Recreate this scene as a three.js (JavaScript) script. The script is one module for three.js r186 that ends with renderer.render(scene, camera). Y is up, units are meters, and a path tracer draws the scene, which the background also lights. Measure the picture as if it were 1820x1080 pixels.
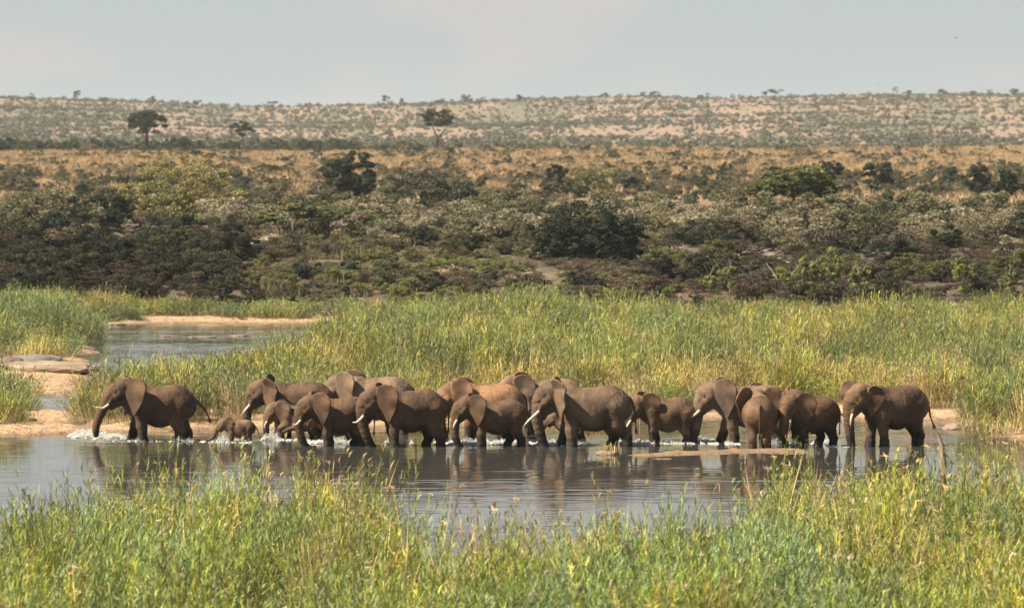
import * as THREE from 'three';
import { mergeGeometries } from 'three/addons/utils/BufferGeometryUtils.js';

/* ---------- camera, sky, sun, air ---------- */
const scene = new THREE.Scene();
const W = 1820, HGT = 1080, FOC = 8658, EYE = 12.3, HORIZON = 250;
const camera = new THREE.PerspectiveCamera(2 * Math.atan(540 / FOC) * 180 / Math.PI, W / HGT, 1, 9000);
camera.position.set(0, EYE, 0);
camera.rotation.x = -Math.atan((540 - HORIZON) / FOC);
camera.focus = 198; camera.userData.fStop = 2.0;
const renderer = new THREE.WebGLRenderer({ antialias: true });
renderer.toneMapping = THREE.LinearToneMapping;
renderer.toneMappingExposure = 2.4;
renderer.shadowMap.enabled = true;
const SUN = new THREE.Vector3(-0.65, 0.72, 0.18).normalize();
const sun = new THREE.DirectionalLight(new THREE.Color(1.0, 0.885, 0.70), 5.0);
sun.position.copy(SUN).multiplyScalar(600).add(new THREE.Vector3(0, 0, -300));
sun.target.position.set(0, 0, -300);
sun.castShadow = true;
Object.assign(sun.shadow.camera, { left: -400, right: 400, top: 400, bottom: -400, near: 1, far: 2000 });
scene.add(sun, sun.target);
scene.fog = new THREE.FogExp2(new THREE.Color(0.86, 0.93, 1.0), 0.00005);

/* ---------- random, noise, small helpers ---------- */
function rng(a) { return () => { a = (a + 0x6d2b79f5) | 0; let t = Math.imul(a ^ (a >>> 15), 1 | a); t = (t + Math.imul(t ^ (t >>> 7), 61 | t)) ^ t; return ((t ^ (t >>> 14)) >>> 0) / 4294967296; }; }
const hash = (x, y, z) => { let h = Math.imul(x, 374761393) + Math.imul(y, 668265263) + Math.imul(z, 1274126177) | 0; h = Math.imul(h ^ (h >>> 13), 1274126177); return ((h ^ (h >>> 16)) >>> 0) / 4294967296; };
function noise3(x, y, z) {
  const i = Math.floor(x), j = Math.floor(y), k = Math.floor(z); x -= i; y -= j; z -= k;
  const u = x * x * (3 - 2 * x), v = y * y * (3 - 2 * y), w = z * z * (3 - 2 * z);
  const L = (a, b, t) => a + (b - a) * t;
  return 2 * L(L(L(hash(i, j, k), hash(i + 1, j, k), u), L(hash(i, j + 1, k), hash(i + 1, j + 1, k), u), v),
    L(L(hash(i, j, k + 1), hash(i + 1, j, k + 1), u), L(hash(i, j + 1, k + 1), hash(i + 1, j + 1, k + 1), u), v), w) - 1;
}
const fbm = (x, y, z, o = 4) => { let s = 0, a = 0.5; for (let i = 0; i < o; i++) { s += a * noise3(x, y, z); x *= 2.03; y *= 2.03; z *= 2.03; a *= 0.5; } return s; };
const clamp = (x, a = 0, b = 1) => Math.min(b, Math.max(a, x)), lerp = (a, b, t) => a + (b - a) * t, smooth = (a, b, x) => { const t = clamp((x - a) / (b - a)); return t * t * (3 - 2 * t); };
const poly = (pts, x) => { if (x <= pts[0][0]) return pts[0][1]; for (let i = 1; i < pts.length; i++) if (x <= pts[i][0]) return lerp(pts[i - 1][1], pts[i][1], (x - pts[i - 1][0]) / (pts[i][0] - pts[i - 1][0])); return pts[pts.length - 1][1]; };
const V = (x, y, z) => new THREE.Vector3(x, y, z);
const mix3 = (a, b, t) => [lerp(a[0], b[0], t), lerp(a[1], b[1], t), lerp(a[2], b[2], t)];
// river level is y = 0; a ground point seen at photo row py lies at this distance, and column px at this x
const distOf = (py) => FOC * EYE / (py - HORIZON);
const xOf = (px, D) => (px - 910) * D / FOC, pxOf = (x, D) => 910 + x * FOC / D, pyOf = (D) => HORIZON + FOC * EYE / D;
const taken = new Map();
function numbered(name) { const n = taken.get(name) ?? 0; taken.set(name, n + 1); return n ? name + '_' + String(n).padStart(3, '0') : name; }
function tag(o, label, category, group, kind) { if (label) o.userData.label = label; if (category) o.userData.category = category; if (group) o.userData.group = group; if (kind) o.userData.kind = kind; return o; }
function thing(name, label, category, pos, group) { const g = new THREE.Group(); g.name = numbered(name); g.position.copy(pos); scene.add(g); return tag(g, label, category, group); }
function put(name, geo, mat, parent) { const m = new THREE.Mesh(geo, mat); m.name = parent === scene ? numbered(name) : name; m.castShadow = m.receiveShadow = true; parent.add(m); return m; }
function geoOf(P, C, I, N) {
  const g = new THREE.BufferGeometry();
  g.setAttribute('position', new THREE.Float32BufferAttribute(P, 3));
  if (C) g.setAttribute('color', new THREE.Float32BufferAttribute(C, 3));
  g.setIndex(I);
  if (N) g.setAttribute('normal', new THREE.Float32BufferAttribute(N, 3)); else g.computeVertexNormals();
  return g;
}
function valueTexture(n, f, srgb) {
  const d = new Uint8Array(n * n * 4);
  for (let y = 0; y < n; y++) for (let x = 0; x < n; x++) { const v = f(x / n, y / n), o = (y * n + x) * 4; for (let c = 0; c < 3; c++) d[o + c] = clamp(Array.isArray(v) ? v[c] : v) * 255; d[o + 3] = 255; }
  const t = new THREE.DataTexture(d, n, n); t.wrapS = t.wrapT = THREE.RepeatWrapping; t.magFilter = t.minFilter = THREE.LinearFilter; if (srgb) t.colorSpace = THREE.SRGBColorSpace; t.needsUpdate = true; return t;
}
// noise that tiles over the unit square
const tnoise = (u, v, n, s) => { const x = u * n, y = v * n, i = Math.floor(x), j = Math.floor(y), a = x - i, b = y - j, p = a * a * (3 - 2 * a), q = b * b * (3 - 2 * b), m = (k) => ((k % n) + n) % n;
  return lerp(lerp(hash(m(i), m(j), s), hash(m(i + 1), m(j), s), p), lerp(hash(m(i), m(j + 1), s), hash(m(i + 1), m(j + 1), s), p), q); };

/* ---------- sky ---------- */
{
  const w = 2048, h = 1024, d = new Float32Array(w * h * 4);
  for (let r = 0; r < h; r++) {
    const e = ((r + 0.5) / h - 0.5) * Math.PI, y = Math.sin(e), up = Math.max(0, y);
    for (let c = 0; c < w; c++) {
      const a = ((c + 0.5) / w - 0.5) * 2 * Math.PI, x = Math.cos(a) * Math.cos(e), z = Math.sin(a) * Math.cos(e);
      const t = 1 - Math.exp(-Math.pow(up * 2.0, 1.6));
      let col = mix3([0.226, 0.246, 0.243], [0.036, 0.066, 0.107], t);
      const cs = Math.max(0, x * SUN.x + y * SUN.y + z * SUN.z), g = 0.07 * Math.pow(cs, 6) + 0.4 * Math.pow(cs, 60);
      col = col.map((k) => k + g * 0.8);
      // thin pinkish cloud veils, stretched along the horizon
      const q = fbm(x * 16 + 3, y * 75, z * 16, 4) + 0.25 * fbm(x * 60, y * 240, z * 60, 3);
      const m = smooth(0.0, 0.36, q) * smooth(-0.01, 0.012, y) * 0.75;
      col = mix3(col, [0.272, 0.252, 0.243], m * (1 - 0.6 * up));
      const o = (r * w + c) * 4; d[o] = col[0]; d[o + 1] = col[1]; d[o + 2] = col[2]; d[o + 3] = 1;
    }
  }
  const t = new THREE.DataTexture(d, w, h, THREE.RGBAFormat, THREE.FloatType);
  t.mapping = THREE.EquirectangularReflectionMapping; t.magFilter = t.minFilter = THREE.LinearFilter; t.wrapS = THREE.RepeatWrapping; t.needsUpdate = true;
  scene.background = t; scene.environment = t;
}

/* ---------- the lie of the land ---------- */
const plan = (pts) => pts.map(([px, py]) => { const D = distOf(py); return [xOf(px, D), D]; });
function inside(P, x, y) { let c = false; for (let i = 0, j = P.length - 1; i < P.length; j = i++) if ((P[i][1] > y) !== (P[j][1] > y) && x < (P[j][0] - P[i][0]) * (y - P[i][1]) / (P[j][1] - P[i][1]) + P[i][0]) c = !c; return c; }
function signed(P, x, y) { let d = 1e9; for (let i = 0, j = P.length - 1; i < P.length; j = i++) { const ax = P[j][0], ay = P[j][1], bx = P[i][0] - ax, by = P[i][1] - ay, t = clamp(((x - ax) * bx + (y - ay) * by) / (bx * bx + by * by)), dx = x - ax - bx * t, dy = y - ay - by * t; d = Math.min(d, dx * dx + dy * dy); } return Math.sqrt(d) * (inside(P, x, y) ? 1 : -1); }
const LAND = [
  [[150, 768], [300, 767], [450, 764], [700, 761], [1000, 759], [1100, 756], [1240, 749], [1330, 741], [1480, 748], [1530, 745], [1600, 752], [1660, 758], [1690, 748], [1700, 764], [1760, 768], [1780, 780], [1850, 785], [2600, 785], [2600, 555], [620, 555], [600, 580], [520, 640], [450, 655], [300, 680], [200, 700], [165, 715], [150, 735]],
  [[-900, 775], [0, 776], [80, 772], [152, 769], [146, 738], [138, 735], [135, 702], [160, 700], [166, 672], [160, 655], [140, 640], [-900, 640]],
  [[-900, 655], [140, 652], [168, 622], [160, 590], [165, 565], [-900, 555]],
  [[1110, 809], [1200, 802], [1330, 797.5], [1420, 799], [1430, 804], [1330, 808], [1150, 812]],
].map(plan);
const POOL = plan([[42, 735], [48, 703], [141, 700], [139, 735]]);
// how far back the foreground reeds stand, by column (from the outline of their tops)
const nearTop = [[-400, 885], [0, 905], [50, 864], [110, 848], [180, 836], [300, 822], [400, 826], [500, 828], [600, 824], [655, 834], [690, 876], [730, 930], [790, 935], [900, 918], [1000, 920], [1070, 918], [1190, 908], [1280, 868], [1350, 846], [1400, 812], [1440, 762], [1500, 748], [1590, 744], [1640, 775], [1700, 782], [1750, 762], [1820, 748], [2300, 740]];
const nearBack = (px) => distOf(poly(nearTop, px) + 158);
const skyline = [[-900, 172], [0, 172], [300, 180], [450, 192], [600, 192], [720, 187], [900, 181], [1100, 173], [1300, 171], [1500, 167], [1820, 166], [2800, 172]];
const slope = [[345, 0.3], [362, 1.7], [385, 2.4], [405, 3.3], [430, 3.5], [520, 4.0], [700, 5.0], [950, 7.0], [1150, 8.6], [1320, 9.5], [1400, 9.0], [1600, 5], [1900, 9.0], [2200, 14], [2700, 27], [3200, 38.6], [3500, 40], [4200, 32], [7000, 0]];
function height(x, D) {
  const px = pxOf(x, Math.max(D, 60));
  if (D > 330) {
    let h = poly(slope, D) + (D > 1800 ? (175 - poly(skyline, px)) * 3200 / FOC * smooth(1900, 3100, D) : 0);
    h += fbm(x / 45, D / 45, 1.5, 3) * 1.3 * smooth(345, 420, D) + (fbm(x / 9, D / 9, 4.5, 3) * 0.7 + fbm(x / 2.2, D / 2.6, 14, 3) * 0.45) * smooth(345, 362, D) * (1 - smooth(500, 700, D)) + fbm(x / 260, D / 260, 8, 3) * 5 * smooth(1500, 2300, D);
    if (D < 350) h = lerp(riverbed(x, D, px), h, smooth(330, 350, D));
    return h;
  }
  return riverbed(x, D, px);
}
function riverbed(x, D, px) {
  if (D < 165) { const b = nearBack(px) + 2; if (D < 110) return 0.3 + (110 - D) * 0.095 + fbm(x / 12, D / 12, 0, 3) * 0.5; return clamp((b - D) * 0.12, -0.7, 0.3) + fbm(x / 3, D / 3, 2, 3) * 0.08; }
  let s = -99; for (const P of LAND) s = Math.max(s, signed(P, x, D));
  s = Math.min(s, -signed(POOL, x, D));
  s = Math.max(s, (D - 327.5) * 0.7);
  s += fbm(x / 1.6, D / 4, 6, 3) * 1.4;
  const bar = px > 1080 && px < 1450 && D > 188 && D < 196.5 ? 0.05 : 0.32;
  return clamp(s * 0.14, -0.7, bar) + (s > 0 ? fbm(x / 2.2, D / 2.2, 3, 4) * (bar < 0.1 ? 0.05 : 0.10) * smooth(0, 2, s) : 0);
}
const ground = (px, D) => { const x = xOf(px, D); return V(x, height(x, D), -D); };

const dustTex = valueTexture(512, (u, v) => 0.5 * tnoise(u, v, 16, 1) + 0.25 * tnoise(u, v, 48, 2) + 0.15 * tnoise(u, v, 128, 3) + 0.1 * tnoise(u, v, 256, 4));
{
  const rows = [];
  for (let D = 0.01; D < 100; D += 3) rows.push(D);
  for (let D = 100; D < 345; D += D > 165 && D < 230 ? 0.45 : 0.8) rows.push(D);
  for (let D = 345, s = 0.8; D < 7000; D += s) { rows.push(D); s = Math.min(60, s * 1.012 + 0.02); }
  const cols = 300, P = [], C = [], I = [], U = [];
  for (const D of rows) {
    const half = 42 + D * 0.125 + (D > 345 ? (D - 345) * 0.15 : 0);
    for (let j = 0; j <= cols; j++) {
      const x = (j / cols * 2 - 1) * half, h = height(x, D); P.push(x, h, -D); U.push(x / 6, D / 6);
      const n1 = fbm(x / 14, D / 30, 2, 4), n2 = fbm(x / 3, D / 5, 5, 3), n3 = fbm(x / 100, D / 900, 9, 4);
      let c;
      if (D < 333) { c = mix3([0.44, 0.285, 0.165], [0.33, 0.22, 0.13], clamp(0.5 + n2 + n1)); const wet = 1 - smooth(0.02, 0.16, h + n2 * 0.06); c = mix3(c, [0.15, 0.095, 0.055], wet * 0.85); if (D < 160) c = [0.10, 0.085, 0.05]; }
      else {
        const px2 = pxOf(x, D), soil = mix3([0.125, 0.070, 0.043], [0.06, 0.042, 0.029], clamp(0.5 + n1 * 1.2)), straw = mix3([0.27, 0.185, 0.10], [0.18, 0.12, 0.07], clamp(0.45 + n2 * 1.3));
        const near = mix3(mix3(soil, [0.085, 0.062, 0.045], px2 < 430 ? 0.8 : px2 > 1100 ? 0.35 : 0), [0.15, 0.125, 0.06], smooth(0.0, 0.35, n2 + n1 * 0.6) * (1 - smooth(380, 440, D)) * (px2 > 430 && px2 < 1020 ? 0.8 : 0.15));  // soil darkened at left and right, cloud shade put into its colour
        const gold = mix3([0.45, 0.315, 0.18], [0.24, 0.155, 0.095], clamp(0.5 + fbm(x / 25, D / 120, 2, 4) * 1.6 + n2 * 0.5));
        c = mix3(near, mix3(straw, [0.20, 0.125, 0.085], smooth(-0.1, 0.2, fbm(x / 20, D / 60, 6, 3))), smooth(470, 560, D));
        c = mix3(c, gold, smooth(700, 860, D + n1 * 120) * 0.9);
        const far = mix3(mix3([0.26, 0.18, 0.125], [0.215, 0.155, 0.105], clamp(0.5 + n3 * 2)), [0.125, 0.118, 0.07], smooth(-0.12, 0.16, fbm(x / 18, D / 190, 3, 4) + n3 * 0.6) * 0.85);
        c = mix3(c, far, smooth(1350, 1800, D));
      }
      C.push(...c);
    }
  }
  const n = cols + 1; for (let i = 0; i < rows.length - 1; i++) for (let j = 0; j < cols; j++) { const a = i * n + j; I.push(a, a + 1, a + n, a + 1, a + n + 1, a + n); }
  const g = geoOf(P, C, I); g.setAttribute('uv', new THREE.Float32BufferAttribute(U, 2));
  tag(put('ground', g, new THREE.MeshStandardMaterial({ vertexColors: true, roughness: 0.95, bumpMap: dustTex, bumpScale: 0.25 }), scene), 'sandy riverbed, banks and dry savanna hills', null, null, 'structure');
}

/* ---------- the river ---------- */
{
  // wavelets with long crests across the view: real relief, so that crests hide troughs at this low angle
  const wave = (x, D) => {
    const lane = clamp(0.5 + 1.6 * fbm(x / 30, D / 3.2, 7, 3)), chop = D > 270 ? 1.0 : D > 199 ? 1.5 : lerp(0.95, 0.36, smooth(173, 187, D)), a = lerp(0.3, 1.3, lane) * chop;
    return a * ((D < 190 ? 0.0035 : 0.005) * noise3(x / 3.2, D / 1.3, 1) + 0.0075 * noise3(x / 1.5 + 5, D / 0.46, 2) + 0.0055 * noise3(x / 0.7, D / 0.27, 3));
  };
  const dx = 0.45, dd = 0.11, P = [], N = [], I = [], id = new Map(), nx = 170, nd = Math.floor((334 - 128) / dd);
  const at = (i, j) => { const k = j * 1000 + i; if (!id.has(k)) { const x = (i - nx / 2) * dx, D = 128 + j * dd, e = 0.05, h = wave(x, D); id.set(k, P.length / 3); P.push(x, h, -D); const n = V(-(wave(x + e, D) - h) / e, 1, (wave(x, D + e) - h) / e).normalize(); N.push(n.x, n.y, n.z); } return id.get(k); };
  for (let j = 0; j < nd; j += 1) {
    const D = 128 + j * dd, half = D * 0.111 + 3;
    let land = null;
    for (let i = 0; i < nx; i++) { const x = (i - nx / 2) * dx; if (Math.abs(x) > half) continue; if (i % 3 === 0 || land === null) land = height(x, D) > 0.2 && height(x + 3 * dx, D) > 0.2; if (land) continue; const p = at(i, j), q = at(i + 1, j), r = at(i, j + 1), t = at(i + 1, j + 1); I.push(p, q, t, p, t, r); }
  }
  const m = new THREE.MeshPhysicalMaterial({ color: new THREE.Color(0.052, 0.051, 0.047), roughness: 0.05, ior: 1.33 });
  tag(put('river_water', geoOf(P, null, I, N), m, scene), 'rippled brown river reflecting the sky and the elephants', null, null, 'structure');
}

/* ---------- elephants ---------- */
// Surface nets over a field of tapered capsules and ear plates, joined with smooth minima.
const EAR = [[0, 0.13], [0.05, 0.185], [0.14, 0.205], [0.24, 0.18], [0.325, 0.10], [0.355, 0.0], [0.335, -0.10], [0.285, -0.20], [0.225, -0.30], [0.17, -0.38], [0.135, -0.415], [0.10, -0.36], [0.06, -0.24], [0, -0.12]];
function capsule(p, b) {
  const px = p[0] - b.a[0], py = p[1] - b.a[1], pz = (p[2] - b.a[2]) * b.sz, bx = b.b[0] - b.a[0], by = b.b[1] - b.a[1], bz = (b.b[2] - b.a[2]) * b.sz;
  const t = clamp((px * bx + py * by + pz * bz) / (bx * bx + by * by + bz * bz + 1e-9)), dx = px - bx * t, dy = py - by * t, dz = pz - bz * t;
  return Math.sqrt(dx * dx + dy * dy + dz * dz) - (b.ra + (b.rb - b.ra) * t);
}
function earDistance(p, e) {
  const q = V(p[0], p[1], p[2]).applyMatrix4(e.inv), u = q.x, v = q.y;
  if (u < -0.25 || u > 0.65 || v < -0.7 || v > 0.5) return Math.max(Math.abs(u - 0.18) - 0.25, Math.abs(v + 0.1) - 0.35, 0.15);
  let w = q.z - e.cup * (u * u * 1.1 + 0.35 * v * v) - 0.016 * Math.sin(v * 20 + u * 9) * smooth(0.1, 0.3, u);
  if (e.fold) w -= e.fold * Math.max(0, v - 0.08 + 0.15 * u);
  const out = -signed(EAR, u, v), th = lerp(0.034, 0.016, smooth(0, 0.16, u)), f = Math.abs(w) * 0.85 - th;
  return out > 0 && f > 0 ? Math.hypot(out, f) : Math.max(out, f);
}
const smin = (a, b, k) => { const h = Math.max(k - Math.abs(a - b), 0) / k; return Math.min(a, b) - h * h * k * 0.25; };
function elephantBones(s) {
  // unit: shoulder height; faces -x, its near side is +z
  const B = [], bone = (a, b, ra, rb, k, sz = 1, kind = 0) => B.push({ a, b, ra: kind ? ra * 1.16 : ra, rb: kind ? rb * 1.16 : rb, k, sz, kind });
  const fat = s.fat ?? 1, calf = s.calf ?? 0;
  bone([-0.29, 0.70, 0], [0.04, 0.63, 0], 0.262, 0.322, 0.02, 1.17 / fat);
  bone([0.04, 0.63, 0], [0.33, 0.675, 0], 0.322, 0.282, 0.10, 1.17 / fat);
  bone([0.28, 0.765, 0], [0.44, 0.65, 0], 0.215, 0.18, 0.12, 0.92);
  bone([-0.36, 0.80, 0], [-0.28, 0.86, 0], 0.13, 0.12, 0.10, 1.1);
  // neck and head turn about the neck's root
  const piv = V(-0.42, 0.80, 0), hd = new THREE.Matrix4().makeTranslation(piv.x, piv.y, piv.z).multiply(new THREE.Matrix4().makeRotationFromEuler(new THREE.Euler(0, s.headYaw ?? 0, s.headPitch ?? 0, 'YZX'))).multiply(new THREE.Matrix4().makeTranslation(-piv.x, -piv.y, -piv.z));
  const H = (x, y, z) => V(x, y, z).applyMatrix4(hd).toArray();
  const hs = 1 + 0.12 * calf, HS = 1.16;
  hd.premultiply(new THREE.Matrix4().makeTranslation(0.045, 0, 0)).multiply(new THREE.Matrix4().makeTranslation(piv.x, piv.y, piv.z)).multiply(new THREE.Matrix4().makeScale(HS, HS, HS)).multiply(new THREE.Matrix4().makeTranslation(-piv.x, -piv.y, -piv.z));
  bone([-0.33, 0.76, 0], H(-0.60, 0.82, 0), 0.215, 0.175 * hs, 0.09, 1.05);
  bone(H(-0.58, 0.88, 0), H(-0.69, 0.84, 0), 0.155 * hs, 0.125 * hs, 0.05, 1.05, 1);   // skull
  bone(H(-0.62, 0.925, -0.055), H(-0.62, 0.925, 0.055), 0.095 * hs, 0.095 * hs, 0.06, 1, 1);   // crown
  bone(H(-0.72, 0.86, 0), H(-0.775, 0.74, 0), 0.108 * hs, 0.092, 0.06, 1, 1);
  for (const z of [-1, 1]) {
    bone(H(-0.66, 0.80, z * 0.085), H(-0.69, 0.77, z * 0.09), 0.075, 0.065, 0.05, 1, 1);  // cheek
    bone(H(-0.72, 0.865, z * 0.098), H(-0.70, 0.87, z * 0.10), 0.032, 0.03, 0.03, 1, 1);   // brow
    bone(H(-0.745, 0.735, z * 0.062), H(-0.79, 0.665, z * 0.075), 0.046, 0.038, 0.03, 1, 1);   // tusk socket
  }
  bone(H(-0.60, 0.74, 0), H(-0.735, 0.615, 0), 0.085, 0.042, 0.04, 1, 1);   // jaw
  const T = (s.trunk ?? [[-0.80, 0.70], [-0.835, 0.55], [-0.845, 0.40], [-0.835, 0.26], [-0.80, 0.12]]).map((p) => [...H(p[0], p[1], 0).slice(0, 2), (H(p[0], p[1], 0)[2]) + (p[2] ?? 0)]);
  const pts = [H(-0.765, 0.79, 0), ...T], curve = new THREE.CatmullRomCurve3(pts.map((p) => V(...p)));
  const N = 12; for (let i = 0; i < N; i++) { const r = (t) => lerp(0.095, 0.041, Math.pow(t, 0.8)) * (1 + 0.05 * calf); bone(curve.getPoint(i / N).toArray(), curve.getPoint((i + 1) / N).toArray(), r(i / N), r((i + 1) / N), i ? 0.018 : 0.035, 1, 2); }
  // legs: [front near, front far, hind near, hind far] = [foot forward, lift]
  const legs = s.legs ?? [[0.03, 0], [-0.06, 0], [-0.08, 0], [0.06, 0]];
  legs.forEach(([fw, lift], i) => {
    const z = (i % 2 ? -1 : 1) * (i < 2 ? 0.135 : 0.125), front = i < 2, x0 = front ? -0.285 : 0.375;
    const foot = [x0 - fw, 0.035 + lift, z * 1.02];
    if (front) {
      const kn = [x0 - fw * 0.5 - lift * 0.7, 0.33 + lift * 0.5, z * 1.04];
      bone([x0, 0.70, z * 0.92], [x0 + 0.015 - fw * 0.15, 0.52, z * 1.02], 0.155, 0.128, 0.05);
      bone([x0 + 0.015 - fw * 0.15, 0.52, z * 1.02], kn, 0.122, 0.090, 0.035); bone(kn, [foot[0] + 0.01, foot[1] + 0.09, foot[2]], 0.088, 0.076, 0.03); bone([foot[0] + 0.01, foot[1] + 0.07, foot[2]], foot, 0.080, 0.090, 0.03);
    } else {
      const kn = [x0 - 0.055 - fw * 0.45, 0.40 + lift * 0.4, z * 1.06], hk = [x0 + 0.03 - fw * 0.75 + lift * 0.6, 0.20 + lift * 0.8, z * 1.04];
      bone([x0 + 0.0, 0.66, z * 0.86], kn, 0.185, 0.118, 0.045); bone(kn, hk, 0.112, 0.080, 0.04); bone(hk, [foot[0], foot[1] + 0.06, foot[2]], 0.078, 0.076, 0.03); bone([foot[0], foot[1] + 0.06, foot[2]], foot, 0.078, 0.085, 0.03);
    }
  });
  const ears = [];
  for (const side of [1, -1]) {
    const [flare, tilt, fold, own] = (side > 0 ? s.earNear : s.earFar) ?? [0.45, 0.1];
    const m = hd.clone().multiply(new THREE.Matrix4().makeTranslation(-0.565, 0.875, side * 0.125)).multiply(new THREE.Matrix4().makeRotationY(-side * flare)).multiply(new THREE.Matrix4().makeRotationZ(tilt ?? 0));
    if (side < 0) m.multiply(new THREE.Matrix4().makeScale(1, 1, -1));
    const es = 0.9 * (s.earSize ?? 1) * (own ?? 1); m.multiply(new THREE.Matrix4().makeScale(es, es, es));
    ears.push({ inv: m.clone().invert(), m, cup: s.cup ?? 0.05, fold: fold ?? 0, es: es * HS, center: V(0.18, -0.1, 0).applyMatrix4(m).toArray() });
  }
  return { B, ears, H };
}
function meshElephant(s, seed) {
  const { B, ears, H } = elephantBones(s), cell = s.cell / s.h;
  let lo = [9, 9, 9], hi = [-9, -9, -9];
  for (const b of B) for (const [c, r] of [[b.a, b.ra], [b.b, b.rb]]) for (let i = 0; i < 3; i++) { lo[i] = Math.min(lo[i], c[i] - r * 1.15 - 0.04); hi[i] = Math.max(hi[i], c[i] + r * 1.15 + 0.04); }
  for (const e of ears) for (const [u, v] of EAR) for (const w of [-0.1, 0.1]) { const c = V(u, v, w).applyMatrix4(e.m).toArray(); for (let i = 0; i < 3; i++) { lo[i] = Math.min(lo[i], c[i] - 0.03); hi[i] = Math.max(hi[i], c[i] + 0.03); } }
  lo[1] = Math.max(lo[1], -0.06);
  const n = [0, 1, 2].map((i) => Math.ceil((hi[i] - lo[i]) / cell / 8) * 8 + 1), [nx, ny, nz] = n, F = new Float32Array(nx * ny * nz).fill(1);
  const so = seed * 7.31, sharp = (x) => 1 - Math.abs(x) * 2;
  const skin = (p, trunk) => {
    const x = p[0], y = p[1], z = p[2];
    if (trunk) return 0;
    const w = noise3(x * 5 + so, y * 5, z * 5) * 0.6, d = (x * 0.85 + y * 0.5);
    return 0.0052 * sharp(noise3(d * 34 + w * 3 + so, (y - x * 0.6) * 6 + w, z * 9)) + 0.0026 * sharp(noise3(x * 20, y * 52 + so, z * 20)) + 0.009 * noise3(x * 6.5, y * 6.5 + so, z * 6.5);
  };
  const half = cell * 4, diag = half * 1.75;
  for (let bk = 0; bk < nz - 1; bk += 8) for (let bj = 0; bj < ny - 1; bj += 8) for (let bi = 0; bi < nx - 1; bi += 8) {
    const c = [lo[0] + bi * cell + half, lo[1] + bj * cell + half, lo[2] + bk * cell + half];
    const ds = B.map((b) => capsule(c, b)), de = ears.map((e) => earDistance(c, e) * e.es), m = Math.min(...ds, ...de);
    const ei = bi + 8 >= nx - 1 ? 9 : 8, ej = bj + 8 >= ny - 1 ? 9 : 8, ek = bk + 8 >= nz - 1 ? 9 : 8;
    const whole = m > diag + 0.06 ? 1 : m < -diag - 0.12 ? -1 : 0;
    const use = B.filter((b, i) => ds[i] < m + 2 * diag + 0.14), useE = ears.filter((e, i) => de[i] < m + 2 * diag + 0.1);
    for (let k = 0; k < ek; k++) for (let j = 0; j < ej; j++) for (let i = 0; i < ei; i++) {
      const at = ((bk + k) * ny + bj + j) * nx + bi + i;
      if (whole) { F[at] = whole * 0.1; continue; }
      const p = [lo[0] + (bi + i) * cell, lo[1] + (bj + j) * cell, lo[2] + (bk + k) * cell];
      let d = 1e3, dt = 1e3, db = 1e3;
      for (const b of use) { const q = capsule(p, b); if (b.kind === 2) dt = Math.min(dt, q); else db = Math.min(db, q); d = d > 100 ? q : smin(d, q, b.k); }
      const tr = dt < db;
      if (Math.abs(d) < 0.03) d += skin(p, tr) + (tr ? 0.0022 * Math.sin((p[1] * 0.9 + p[0] * 0.5) * 120) : 0);
      for (const e of useE) d = smin(d, earDistance(p, e) * e.es, 0.016);
      F[at] = d;
    }
  }
  // surface nets
  const P = [], I = [], id = new Int32Array(nx * ny * nz).fill(-1), sx = 1, sy = nx, sz = nx * ny;
  const corner = [0, sx, sy, sx + sy, sz, sx + sz, sy + sz, sx + sy + sz], edges = [[0, 1], [2, 3], [4, 5], [6, 7], [0, 2], [1, 3], [4, 6], [5, 7], [0, 4], [1, 5], [2, 6], [3, 7]];
  for (let k = 0; k < nz - 1; k++) for (let j = 0; j < ny - 1; j++) for (let i = 0; i < nx - 1; i++) {
    const at = k * sz + j * sy + i; let mask = 0; for (let c = 0; c < 8; c++) if (F[at + corner[c]] < 0) mask |= 1 << c;
    if (mask === 0 || mask === 255) continue;
    let x = 0, y = 0, z = 0, m = 0;
    for (const [a, b] of edges) { if (((mask >> a) & 1) === ((mask >> b) & 1)) continue; const fa = F[at + corner[a]], fb = F[at + corner[b]], t = fa / (fa - fb); x += lerp(a & 1, b & 1, t); y += lerp((a >> 1) & 1, (b >> 1) & 1, t); z += lerp((a >> 2) & 1, (b >> 2) & 1, t); m++; }
    id[at] = P.length / 3; P.push(lo[0] + (i + x / m) * cell, lo[1] + (j + y / m) * cell, lo[2] + (k + z / m) * cell);
  }
  const quad = (a, b, c, d, flip) => { if (a < 0 || b < 0 || c < 0 || d < 0) return; if (flip) I.push(a, c, b, a, d, c); else I.push(a, b, c, a, c, d); };
  for (let k = 1; k < nz - 1; k++) for (let j = 1; j < ny - 1; j++) for (let i = 1; i < nx - 1; i++) {
    const at = k * sz + j * sy + i, f = F[at] < 0;
    if (f !== F[at + sx] < 0) quad(id[at - sy - sz], id[at - sz], id[at], id[at - sy], !f);
    if (f !== F[at + sy] < 0) quad(id[at - sx - sz], id[at - sx], id[at], id[at - sz], !f);
    if (f !== F[at + sz] < 0) quad(id[at - sx - sy], id[at - sy], id[at], id[at - sx], !f);
  }
  const C = [], wetTo = (s.sink + (s.wet ?? 0.46)) / s.h, dust = s.dust ?? 0.35;
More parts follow.
